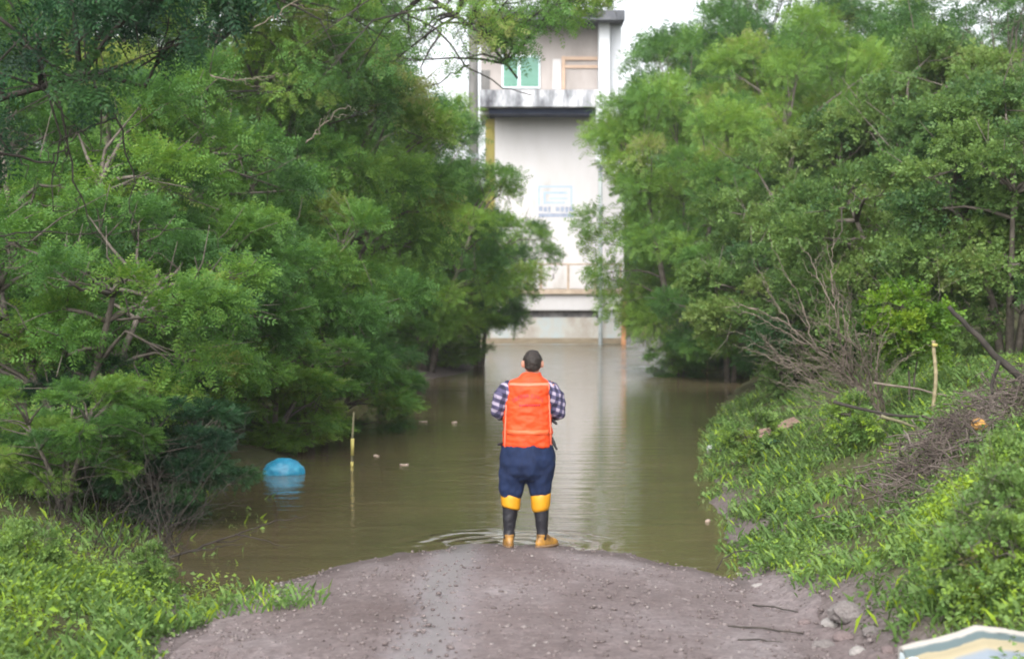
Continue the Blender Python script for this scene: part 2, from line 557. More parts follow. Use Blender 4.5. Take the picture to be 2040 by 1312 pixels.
M['skin'] = mat_simple('skin', [(.3, (.40, .19, .13)), (.7, (.48, .25, .18))], 8, .55, .05, obj=True)
M['hair'] = mat_simple('hair', [(.3, (.010, .0075, .0065)), (.7, (.030, .023, .020))], 30, .6, .6, .006, obj=True, stretch=(2, 2, .6))
M['trousers'] = mat_simple('trousers', [(.3, (.004, .009, .032)), (.7, (.007, .018, .060))], 7, .85, .3, .01, obj=True)
M['boot_black'] = mat_simple('boot_black', [(.3, (.010, .010, .013)), (.7, (.020, .020, .026))], 8, .38, .1, obj=True, spec=.5)
M['boot_yellow'] = mat_simple('boot_yellow', [(.3, (.44, .19, .008)), (.7, (.56, .27, .010))], 8, .45, .1, obj=True, spec=.5)
M['boot_foot'] = mat_simple('boot_foot', [(.35, (.09, .05, .022)), (.6, (.34, .17, .03))], 14, .5, .1, obj=True, spec=.5)
M['boot_sole'] = mat_simple('boot_sole', [(.3, (.10, .06, .035)), (.7, (.20, .12, .06))], 9, .7, .2, obj=True)
M['vest'] = mat_simple('vest', [(.3, (.55, .042, .007)), (.7, (.63, .062, .010))], 9, .62, .35, .012, obj=True)
M['vest_edge'] = mat_simple('vest_edge', [(.3, (.64, .14, .08)), (.7, (.68, .19, .12))], 9, .6, .1, obj=True)
M['vest_band'] = mat_simple('vest_band', [(.3, (.63, .070, .018)), (.7, (.68, .115, .04))], 14, .45, .2, obj=True)
M['vest_print'] = mat_simple('vest_print', [(.3, (.26, .012, .035)), (.7, (.36, .02, .06))], 14, .6, 0, obj=True)
M['strap_black'] = mat_simple('strap_black', [(.3, (.008, .008, .010)), (.7, (.02, .02, .024))], 8, .5, .1, obj=True)


def plaid_mat():
    m, n, l, b = new_mat('plaid')
    tc = n.new('ShaderNodeTexCoord')
    sx = n.new('ShaderNodeSeparateXYZ')
    l.new(tc.outputs['Object'], sx.inputs[0])

    def stripe(src, k, ph, lo, hi):
        a = n.new('ShaderNodeMath'); a.operation = 'MULTIPLY_ADD'; a.inputs[1].default_value = k; a.inputs[2].default_value = ph
        l.new(src, a.inputs[0])
        s = n.new('ShaderNodeMath'); s.operation = 'SINE'
        l.new(a.outputs[0], s.inputs[0])
        r = n.new('ShaderNodeMapRange')
        r.inputs['From Min'].default_value = lo
        r.inputs['From Max'].default_value = hi
        l.new(s.outputs[0], r.inputs['Value'])
        return r.outputs[0]
    dg = n.new('ShaderNodeMath'); dg.operation = 'ADD'
    l.new(sx.outputs['X'], dg.inputs[0]); l.new(sx.outputs['Y'], dg.inputs[1])
    dz = n.new('ShaderNodeMath'); dz.operation = 'MULTIPLY_ADD'; dz.inputs[1].default_value = .35
    l.new(sx.outputs['X'], dz.inputs[0]); l.new(sx.outputs['Z'], dz.inputs[2])
    s1 = stripe(dz.outputs[0], 92, .4, -.1, .35)
    s2 = stripe(dg.outputs[0], 92, 1.2, -.1, .35)
    ad = n.new('ShaderNodeMath'); ad.operation = 'ADD'
    l.new(s1, ad.inputs[0]); l.new(s2, ad.inputs[1])
    hf = n.new('ShaderNodeMath'); hf.operation = 'MULTIPLY'; hf.inputs[1].default_value = .5
    l.new(ad.outputs[0], hf.inputs[0])
    l.new(ramp(n, l, hf.outputs[0], [(0, (.014, .014, .038)), (.5, (.06, .052, .11)), (1, (.30, .26, .34))]), b.inputs['Base Color'])
    b.inputs['Roughness'].default_value = .85
    return m


M['plaid'] = plaid_mat()


def stripe_mat():
    m, n, l, b = new_mat('striped_ticking')
    a = n.new('ShaderNodeAttribute')
    a.attribute_name = 'tint'
    f = tex(n, l, 14, 4, .6)
    ml = n.new('ShaderNodeMath'); ml.operation = 'MULTIPLY_ADD'; ml.inputs[1].default_value = .05
    l.new(f, ml.inputs[0]); l.new(a.outputs['Fac'], ml.inputs[2])
    cr = (.34, .32, .29); ye = (.29, .25, .16); te = (.075, .105, .11); bl = (.16, .19, .225)
    st = [(0, bl), (.03, cr), (.19, cr), (.215, te), (.265, te), (.285, ye), (.42, ye), (.45, bl), (.50, bl),
          (.53, cr), (.62, cr), (.66, te), (.72, te), (.75, bl), (.86, bl), (.9, ye)]
    l.new(ramp(n, l, ml.outputs[0], st), b.inputs['Base Color'])
    b.inputs['Roughness'].default_value = .9
    bump(n, l, b, f, .3, .01)
    return m


M['ticking'] = stripe_mat()

# ------------------------------------------------------------------ terrain
XL = np.array([[-20, -1.65], [9, -1.75], [12, -2.0], [12.8, -2.2], [13.5, -2.75], [14.2, -3.05], [15.4, -3.25], [20, -3.5], [23, -3.0], [30, -3.3],
               [42, -2.6], [47, -1.2], [52, -1.0], [58, -2.2], [66, -4.5], [80, -6], [90, -2]])
XR = np.array([[-20, 1.55], [12, 1.6], [13.65, 1.9], [19, 2.2], [26, 2.9], [37, 4.6], [48, 6.6], [60, 8.4], [73, 10], [80, 10], [90, 3]])


def smax(a, b, k=.06):
    h = np.clip(.5 + .5 * (a - b) / k, 0, 1)
    return b * (1 - h) + a * h + k * h * (1 - h)


def fbm(x, y):
    return (np.sin(x * 1.7 + y * .6) * np.sin(y * 1.1 - x * .4 + 1.3) + .5 * np.sin(x * 3.9 - y * 2.3 + .7) * np.sin(y * 3.1 + x * 1.2)
            + .25 * np.sin(x * 8.1 + y * 5.7) * np.sin(y * 7.3 - x * 4.4))


def road_z(x, y):
    ax = np.abs(x)
    zc = .755 - .048 * y
    z = zc - .03 * np.minimum(ax, 2.15) ** 2
    return z - np.maximum(ax - 2.15, 0) * .45


def side_z(x, y):
    xl = np.interp(y, XL[:, 0], XL[:, 1])
    xr = np.interp(y, XR[:, 0], XR[:, 1])
    dl, dr = xl - x, x - xr
    zl = np.where(dl > 0, .25 * np.minimum(dl, 4) + .05 * np.clip(dl - 4, 0, 30), .45 * dl)
    zr = np.where(dr > 0, .46 * np.minimum(dr, 2.8) + .06 * np.clip(dr - 2.8, 0, 30), .45 * dr)
    z = np.maximum(zl, zr)
    far = np.clip((y - 80) * .12, -2, 1.6)
    z = np.where(y > 70, np.maximum(z, far), z)
    z = np.maximum(z, -.9)
    return z + .05 * fbm(x * 1.3, y * 1.3) * np.clip(np.abs(x) - 1.4, 0, 1)


def ground_z(x, y):
    x = np.asarray(x, float)
    y = np.asarray(y, float)
    return smax(road_z(x, y), side_z(x, y))


def soil_z(x, y):
    """soil sheet: dips under the road so that the road lies on it"""
    k = np.clip((2.10 - np.abs(x)) / .14, 0, 1) * np.clip((18.2 - y) / .3, 0, 1)
    return ground_z(x, y) - .07 * k


def gz(x, y):
    return float(ground_z(x, y))


def axis(dense_lo, dense_hi, step, far_lo, far_hi, grow=1.35):
    a = list(np.arange(dense_lo, dense_hi + 1e-6, step))
    s, v = step, dense_hi
    while v < far_hi:
        s *= grow
        v += s
        a.append(v)
    s, v = step, dense_lo
    while v > far_lo:
        s *= grow
        v -= s
        a.insert(0, v)
    return np.array(a)


def grid_mesh(name, xs, ys, zf):
    X, Y = np.meshgrid(xs, ys)
    Z = zf(X, Y)
    v = np.stack([X, Y, Z], -1).reshape(-1, 3)
    nx, ny = len(xs), len(ys)
    i = (np.arange(ny - 1)[:, None] * nx + np.arange(nx - 1)[None, :]).ravel()
    q = np.stack([i, i + 1, i + nx + 1, i + nx], -1)
    return np_mesh(name, v, q, smooth=True)


tag(link('ground', grid_mesh('ground', axis(-8, 8, .16, -900, 900), axis(6, 30, .2, -60, 1500, 1.12), soil_z), M['ground']), kind='structure')
road_edge = lambda y: 2.12 + .07 * math.sin(y * 2.1) + .04 * math.sin(y * 5.3)


def road_mesh():
    ys = np.concatenate([np.arange(-6, 7, .5), np.arange(7, 18.01, .1)])
    n = 61
    v, q = [], []
    for y in ys:
        e = road_edge(y)
        xs = np.linspace(-e, e * 1.0, n)
        z = ground_z(xs, np.full(n, y)) + .012
        # shallow wheel ruts and fine unevenness, feathered into the verge
        z += (-.016 * np.exp(-((xs + .62) / .22) ** 2) - .012 * np.exp(-((xs - .72) / .22) ** 2)) * np.clip((15 - y) / 3, 0, 1)
        z += .006 * fbm(xs * 4.2, y * 3.4)
        z[0] -= .05
        z[-1] -= .05
        v.append(np.stack([xs, np.full(n, y), z], -1))
    v = np.concatenate(v)
    i = (np.arange(len(ys) - 1)[:, None] * n + np.arange(n - 1)[None, :]).ravel()
    q = np.stack([i, i + 1, i + n + 1, i + n], -1)
    return np_mesh('road', v, q, smooth=True)


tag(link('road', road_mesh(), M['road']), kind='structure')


def sstep(a, b, v):
    t = np.clip((v - a) / (b - a), 0, 1)
    return t * t * (3 - 2 * t)


def water_z(x, y):
    """calm near the road end, wind-driven wavelets in the open reach right of the pump house"""
    gust = sstep(2.6, 4.4, x + .5 * np.sin(y * .5) + .3 * np.sin(y * 1.3)) * sstep(42, 49, y + .8 * np.sin(x * .9)) * sstep(82, 74, y)
    reach = sstep(33, 40, y + 1.2 * np.sin(x * .7)) * sstep(82, 74, y) * sstep(-9, -5, x) * sstep(14, 11, x)
    streak = np.clip(.65 + .6 * np.sin(y * .9 + .6 * np.sin(x * .5)) * np.sin(x * .35 + 1), .12, 1)
    m = .0012 * reach + .011 * gust * streak
    ph = .6 * np.sin(x * .9 + y * .2) + .4 * np.sin(x * 1.7 - y * .13)
    return m * (np.sin(y * 8.0 + ph * 2 + x * .6) + .7 * np.sin(y * 12.6 - x * 1.1 + ph * 3) + .5 * np.sin(y * 5.1 + x * .4 - ph))


wx_ = np.concatenate([[-400, -60, -20], np.arange(-9, 14.01, .25), [20, 60, 400]])
wy_ = np.concatenate([[9, 14, 20, 26], np.arange(32, 82.01, .10), [90, 130]])
tag(link('water', grid_mesh('water', wx_, wy_, water_z), M['water']), kind='structure')

# ------------------------------------------------------------------ pump house
BY = 71.0


def zy(py, Y):
    return CAM_H - (py - 568) / F_PX * Y


def xx(px, Y):
    return (px - 1020) / F_PX * Y


house = empty('pump_house', (xx(1110, 72), 72.0, 0), 0,
              'tall white flooded pump house with stained slab and green window', 'building')
HX, HY = house.location.x, house.location.y


def hb(name, pxa, pxb, pya, pyb, Y, depth, mat, bev=.015, parent=None):
    """box on the pump house: photo extents at its front face Y, built back by depth"""
    lo = (xx(pxa, Y) - HX, Y - HY, zy(pyb, Y))
    hi = (xx(pxb, Y) - HX, Y + depth - HY, zy(pya, Y))
    o = box(name, lo, hi, M[mat], parent or house, bev)
    return o


Y0 = 70.0
p = hb('plinth', 955, 1239, 632, 730, Y0, 6.5, 'plinth_stained')
hb('tide_mark', 954.5, 1237.5, 673, 684, Y0 - .012, .02, 'silt', 0)
hb('stain_shade_strip', 957, 1188, 618, 631.8, Y0 + .12, 6.2, 'stain_shade')  # stained band with the deck beam's shadow put into its dark colour
hb('plinth_cap', 1200, 1240, 608, 631.8, Y0 + .04, 6.2, 'pillar_white')
hb('deck_beam', 953, 1243, 586, 617.8, Y0 - .18, 6.6, 'wall_white')
hb('deck_edge', 950, 1245, 576, 585.7, Y0 - .32, 6.9, 'rail_brown')
hb('rust_post', 1238, 1247, 600, 730, Y0 - .30, .14, 'rust')
# railing on the deck
rail = bmesh.new()
zt, zb = zy(526, Y0), zy(576, Y0)
add_tube(rail, [(xx(955, Y0) - HX, Y0 - HY, zt), (xx(1240, Y0) - HX, Y0 - HY, zt)], .035, 8)
rails = from_bm('top_rail', rail, M['rail_brown'], house)
for px in (970, 1024, 1078, 1132, 1186, 1236):
    rb = bmesh.new()
    add_tube(rb, [(xx(px, Y0) - HX, Y0 - HY, zb - .02), (xx(px, Y0) - HX, Y0 - HY, zt)], .05, 8)
    from_bm('rail_post', rb, M['rail_brown'], house)
# tower shaft
hb('tower_wall', 986, 1243, 228, 575, 71.2, 5.2, 'wall_white')
hb('yellow_pilaster', 967, 987, 236, 575, 71.4, .9, 'yellow_paint')
hb('corner_cap', 955, 984, 212, 228, 70.9, 5.5, 'pillar_white')
# painted emblem: nested square brackets with a worn strip of lettering under it
em = empty('emblem', (xx(1106, 71.2) - HX, 71.2 - HY, zy(400, 71.2)))
em.parent = house


def strip(name, pxa, pxb, pya, pyb, mat):
    Y = 71.2
    o = box(name, (xx(pxa, Y) - xx(1106, Y), -.006, zy(pyb, Y) - zy(400, Y)),
            (xx(pxb, Y) - xx(1106, Y), .004, zy(pya, Y) - zy(400, Y)), M[mat], em, 0)
    return o


strip('emblem_bar', 1072, 1140, 370, 373.5, 'sign_blue')
strip('emblem_bar', 1072, 1075.5, 373.6, 409, 'sign_blue')
strip('emblem_bar', 1136.5, 1140, 373.6, 409, 'sign_blue')
strip('emblem_bar', 1083, 1131, 382, 386, 'sign_blue')
strip('emblem_bar', 1083, 1087, 386.1, 407, 'sign_blue')
strip('emblem_bar', 1094, 1131, 393.5, 397, 'sign_blue')
strip('emblem_bar', 1088, 1126, 402, 405.5, 'sign_blue')
for k, (a, b_) in enumerate([(1073, 1081), (1083, 1090), (1092, 1097), (1107, 1115), (1117, 1124), (1126, 1132), (1134, 1143)]):
    strip('worn_letter', a, b_, 411 + (k % 2), 421 + (k % 3), 'sign_ink')
strip('worn_band', 1073, 1143, 425, 432.5, 'sign_ink')
for (a, b_, c, d) in [(1089, 1092, 486, 496), (1101, 1104, 545, 556)]:
    strip('wall_stain', a, b_, c, d, 'stain_shade')
# projecting slab and upper storey
hb('soffit_trim', 974, 1182, 213, 226.5, 69.7, 6.4, 'navy_trim')
hb('roof_slab', 956, 1190, 179, 212.7, 69.2, 7.4, 'slab_stained')
hb('upper_wall', 958, 1193, 48, 179, 71.6, 4.8, 'wall_cream')
hb('side_wall', 1215.5, 1238, 42, 227, 71.2, 5.0, 'pillar_white')
hb('upper_pilaster', 1193, 1215, 40, 227, 70.7, 5.6, 'pillar_white')
hb('roof', 945, 1245, 20, 39.7, 69.9, 7.2, 'roof_dark')
hb('dark_opening', 958, 976, 140, 178, 71.55, .1, 'concrete', .005)
w = hb('window', 1000, 1076, 110, 176, 71.52, .12, 'pale_frame', .01)
hb('pane', 1003, 1031, 114, 172, 71.49, .06, 'green_glass', .005, w)
hb('pane', 1037, 1073, 114, 172, 71.49, .06, 'green_glass', .005, w)
w.children[0].parent = w
d_ = hb('door', 1101, 1118, 118, 178, 71.54, .1, 'wall_white', .01)
hb('wood_post', 1119, 1126, 112, 178.5, 71.5, .16, 'peach_wood', .01)
hb('wood_beam', 1126.2, 1192.5, 113, 120, 71.5, .16, 'peach_wood', .01)
hb('wood_panel', 1126.4, 1192.5, 130, 136, 71.53, .12, 'peach_wood', .01)
dp = bmesh.new()
xp = xx(1196, 69.4) - HX
add_tube(dp, [(xp, 69.4 - HY, -.6), (xp, 69.4 - HY, zy(228, 69.4))], .085, 10)
from_bm('drain_pipe', dp, M['pipe_grey'], house, True)
dp = bmesh.new()
xp = xx(1197, 69.0) - HX
add_box(dp, (xp - .19, 69.0 - HY - .12, zy(330, 69)), (xp + .19, 69.0 - HY + .12, zy(180, 69)), .02)
from_bm('white_shaft', dp, M['pillar_white'], house)

# utility pole in front of it
ux, uy = xx(943, 60), 60.0
pole = empty('utility_pole', (ux, uy, -.6), 0, 'grey concrete utility pole standing beside the white pump house', 'utility pole')
pb = bmesh.new()
add_tube(pb, [(0, 0, 0), (0, 0, 7), (0, 0, 14.2)], [.21, .175, .135], 12)
from_bm('shaft', pb, M['concrete'], pole, True)
pb = bmesh.new()
add_box(pb, (-.9, -.2, 13.1), (.9, -.09, 13.22), .01)
from_bm('crossarm', pb, M['bark'], pole)
for x in (-.75, 0, .75):
    pb = bmesh.new()
    add_tube(pb, [(x, -.14, 13.225), (x, -.14, 13.4)], [.045, .03], 8)
    from_bm('insulator', pb, M['roof_dark'], pole)
pb = bmesh.new()
add_tube(pb, [(0, 0, 7.25), (0, 0, 7.40)], [.20, .20], 12, False)
from_bm('steel_band', pb, M['pipe_grey'], pole)

# ------------------------------------------------------------------ foliage builders
def spray_template(kind):
    """a leafy twig along +X, unit length; returns verts (K,4,3)"""
    L = []
    if kind == 'feather':            # bipinnate leaf
        for t in np.linspace(.12, .92, 4):
            for s in (-1, 1):
                ln = .36 * (1 - .55 * abs(t - .45) ** 1.3)
                a = R(58)
                dx, dy = math.cos(a), math.sin(a) * s
                b = np.array([t, 0, -.16 * t * t])
                tip = b + np.array([dx * ln, dy * ln, -.07])
                mid = (b + tip) / 2 + np.array([0, 0, .03])
                nx_, ny_ = -dy, dx
                wd = .062
                L.append([b, mid + np.array([nx_ * wd, ny_ * wd, 0]), tip, mid - np.array([nx_ * wd, ny_ * wd, 0])])
        b = np.array([.95, 0, -.15])
        tip = np.array([1.25, 0, -.24])
        mid = (b + tip) / 2
        L.append([b, mid + [0, .05, .01], tip, mid - [0, .05, -.01]])
    else:                            # broad leaves round a twig
        rs = np.random.default_rng(3)
        for k in range(9):
            t = .1 + .9 * k / 8
            a = k * 2.4
            d = np.array([.55, math.cos(a) * .75, math.sin(a) * .5 + .15])
            d /= np.linalg.norm(d)
            ln = .42 * (1 - .25 * t)
            b = np.array([t, 0, 0])
            tip = b + d * ln
            up = np.array([rs.normal(0, .4), rs.normal(0, .4), 1.0])
            sd_ = np.cross(d, up)
            sd_ /= np.linalg.norm(sd_)
            mid = b + d * ln * .55
            wd = .115
            L.append([b, mid + sd_ * wd, tip - [0, 0, .04], mid - sd_ * wd])
    return np.array(L)


TPL = {'feather': spray_template('feather'), 'broad': spray_template('broad')}


def norm(a):
    return a / np.maximum(np.linalg.norm(a, axis=-1, keepdims=True), 1e-9)


def sprays(kind, pos, axis_, up, size, tint, rg):
    """instance the twig template: returns verts, quads, tint"""
    T = TPL[kind]
    K = T.shape[0]
    X = norm(axis_)
    Yv = norm(np.cross(up, X))
    Z = np.cross(X, Yv)
    Rm = np.stack([X, Yv, Z], -1)                       # (N,3,3) columns
    N = len(pos)
    v = np.einsum('nij,kcj->nkci', Rm, T) * size[:, None, None, None] + pos[:, None, None, :]
    v = v.reshape(-1, 3)
    q = np.arange(N * K * 4).reshape(-1, 4)
    lt = np.repeat(tint, K) + rg.normal(0, .05, N * K)
    return v, q, np.repeat(np.clip(lt, 0, 1), 4)


def cluster_crown(kind, centers, radii, n_total, size, rg, squash=.75, droop=.15, up_bias=.8, center=None):
    """leaf clumps: every clump is a dome of twigs that point up and outwards"""
    centers = np.asarray(centers, float)
    radii = np.asarray(radii, float)
    wgt = radii ** 2
    cnt = np.maximum(8, (wgt / wgt.sum() * n_total)).astype(int)
    if center is None:
        center = centers.mean(0)
    P, A, U, S, Tn = [], [], [], [], []
    for c, r, k in zip(centers, radii, cnt):
        out = norm((c - center)[None, :])[0]
        d = norm(rg.normal(0, 1, (k, 3)) + np.array([0, 0, up_bias]) + out * .75)
        # lumpy clump surface
        lump = 1 + .22 * np.sin(d[:, 0] * 5 + c[0] * 3) * np.sin(d[:, 1] * 5 + c[1] * 2 + d[:, 2] * 4)
        rr = r * (rg.uniform(0, 1, k) ** .38) * lump
        p = c + d * rr[:, None] * np.array([1, 1, squash])
        ax = norm(d * .9 + rg.normal(0, .45, (k, 3)) + np.array([0, 0, -droop]))
        up = norm(np.array([0, -.25, 1.0]) + rg.normal(0, .7, (k, 3)))
        P.append(p); A.append(ax); U.append(up)
        S.append(size * rg.uniform(.65, 1.25, k))
        Tn.append(np.clip(rg.normal(.42, .21) + rg.normal(0, .10, k), 0.02, .93))
    return sprays(kind, np.concatenate(P), np.concatenate(A), np.concatenate(U), np.concatenate(S), np.concatenate(Tn), rg)


def limb_mesh(name, stems, targets, rg, r0=.09, tw=.016, mat=None, seg=6, bare=0):
    """stems: polylines from the base; every target gets a limb from the nearest stem point"""
    bm = bmesh.new()
    anchors = []
    for st in stems:
        n = len(st)
        add_tube(bm, st, [r0 * (1 - .72 * i / (n - 1)) for i in range(n)], seg + 2, False)
        for a, b in zip(st, st[1:]):
            for f in (0, .33, .66):
                anchors.append(Vector(a).lerp(Vector(b), f))
    for t in targets:
        t = Vector(t)
        best = min(anchors, key=lambda a: (a - t).length + .5 * max(0, a.z - t.z + .3))
        mid = best.lerp(t, .5) + Vector(rg.normal(0, .12, 3)) + Vector((0, 0, .08 * (t - best).length))
        add_tube(bm, [best, best.lerp(mid, .5) + Vector((0, 0, .03)), mid, t], [tw * 2.0, tw * 1.6, tw * 1.2, tw * .5], 5, False)
        # finer twigs
        for _ in range(2 + bare):
            e = t + Vector(rg.normal(0, .32, 3)) + Vector((0, 0, .12))
            s = mid.lerp(t, rg.uniform(.2, .9))
            add_tube(bm, [s, s.lerp(e, .5) + Vector(rg.normal(0, .05, 3)), e], [tw * .6, tw * .45, tw * .2], 4, False)
    return from_bm(name, bm, mat or M['bark'], None, True)


def dome_centers(rg, n, rx, ry, z0, z1, shell=.62, flare=.0, lean=(0, 0)):
    """clump centres through a dome-like crown volume, most of them near its skin"""
    out = []
    while len(out) < n:
        d = rg.normal(0, 1, 3)
        d /= np.linalg.norm(d)
        r = rg.uniform(shell, 1.0) if rg.uniform() < .85 else rg.uniform(.1, shell)
        zc = (z0 + z1) / 2
        p = np.array([d[0] * r * rx, d[1] * r * ry, zc + d[2] * r * (z1 - z0) / 2])
        t = (p[2] - z0) / (z1 - z0)
        k = 1 + flare * (t - .5)
        p[0] = p[0] * k + lean[0] * t
        p[1] = p[1] * k + lean[1] * t
        out.append(p)
    return np.array(out)


PROTO = {}


def make_proto(key, kind, seed, n_cl, rx, ry, z0, z1, n_spr, size, cl=(.35, .62), mat='leaf_feather', stems=3, squash=.6,
               droop=.15, r0=.07, shell=.70, flare=0., bare=0, up_bias=.8, tw=.016):
    rg = np.random.default_rng(seed)
    cs = dome_centers(rg, n_cl, rx, ry, z0, z1, shell, flare)
    rad = rg.uniform(cl[0], cl[1], n_cl)
    v, q, t = cluster_crown(kind, cs, rad, n_spr, size, rg, squash, droop, up_bias)
    crown = np_mesh('crown', v, q, t)
    crown.materials.append(M[mat])
    st = []
    for k in range(stems):
        a = k * 2 * math.pi / max(stems, 1) + rg.uniform(0, 1)
        sp = .5 * rx if stems > 1 else .08 * rx
        ex, ey = sp * math.cos(a), sp * math.sin(a)
        st.append([(.05 * math.cos(a), .05 * math.sin(a), -.35), (ex * .25, ey * .25, z1 * .22), (ex * .6, ey * .6, z1 * .45),
                   (ex, ey, z1 * .72)])
    trunk = limb_mesh('trunk', st, cs, rg, r0, tw, bare=bare)
    tm = trunk.data
    bpy.data.objects.remove(trunk)
    PROTO[key] = (tm, crown, z1)


def plant(key, name, x, y, sxy, sz, rz, label, cat, group=None, dz=0.0, mat=None):
    tm, cm, h = PROTO[key]
    r = empty(name, (x, y, max(gz(x, y), -.5) + dz), rz, label, cat, group)
    t = link('trunk', tm, None, r)
    c = link('crown', cm, None, r)
    r.scale = (sxy, sxy, sz)
    if mat:
        c.material_slots[0].link = 'OBJECT'
        c.material_slots[0].material = M[mat]
    return r


# prototypes: about 4 m tall feathery scrub, broad-leaved scrub, taller trees
make_proto('scrub_a', 'feather', 1, 60, 1.75, 1.6, .25, 3.9, 14000, .145, (.26, .54))
make_proto('scrub_b', 'feather', 2, 54, 1.6, 1.7, .5, 4.1, 14000, .15, (.27, .56), flare=.5)
make_proto('scrub_c', 'feather', 3, 64, 1.9, 1.6, .1, 3.4, 13000, .155, (.24, .5), bare=2)
make_proto('broad_a', 'broad', 4, 62, 1.8, 1.6, .3, 3.8, 9500, .165, (.26, .54), 'leaf_broad')
make_proto('broad_b', 'broad', 5, 50, 1.6, 1.6, .15, 3.0, 8500, .15, (.25, .5), 'leaf_broad', bare=1)
make_proto('tall_a', 'feather', 6, 90, 2.7, 2.6, 1.2, 7.4, 19000, .22, (.40, .85), droop=.3, r0=.13, flare=.2)
make_proto('tall_b', 'feather', 7, 70, 2.4, 2.4, 2.2, 8.0, 11000, .27, (.42, .85), droop=.25, r0=.13, flare=.4)
make_proto('airy', 'feather', 8, 46, 2.2, 2.2, 2.6, 8.2, 4200, .27, (.35, .7), droop=.3, r0=.12, flare=.5)
make_proto('weed_bush', 'broad', 9, 18, .26, .26, .05, .50, 700, .10, (.07, .13), 'weed', r0=.008, stems=3, tw=.003)
make_proto('sapling', 'broad', 10, 14, .34, .34, .5, 1.3, 800, .13, (.12, .22), 'leaf_fresh', r0=.012, stems=2, tw=.004)

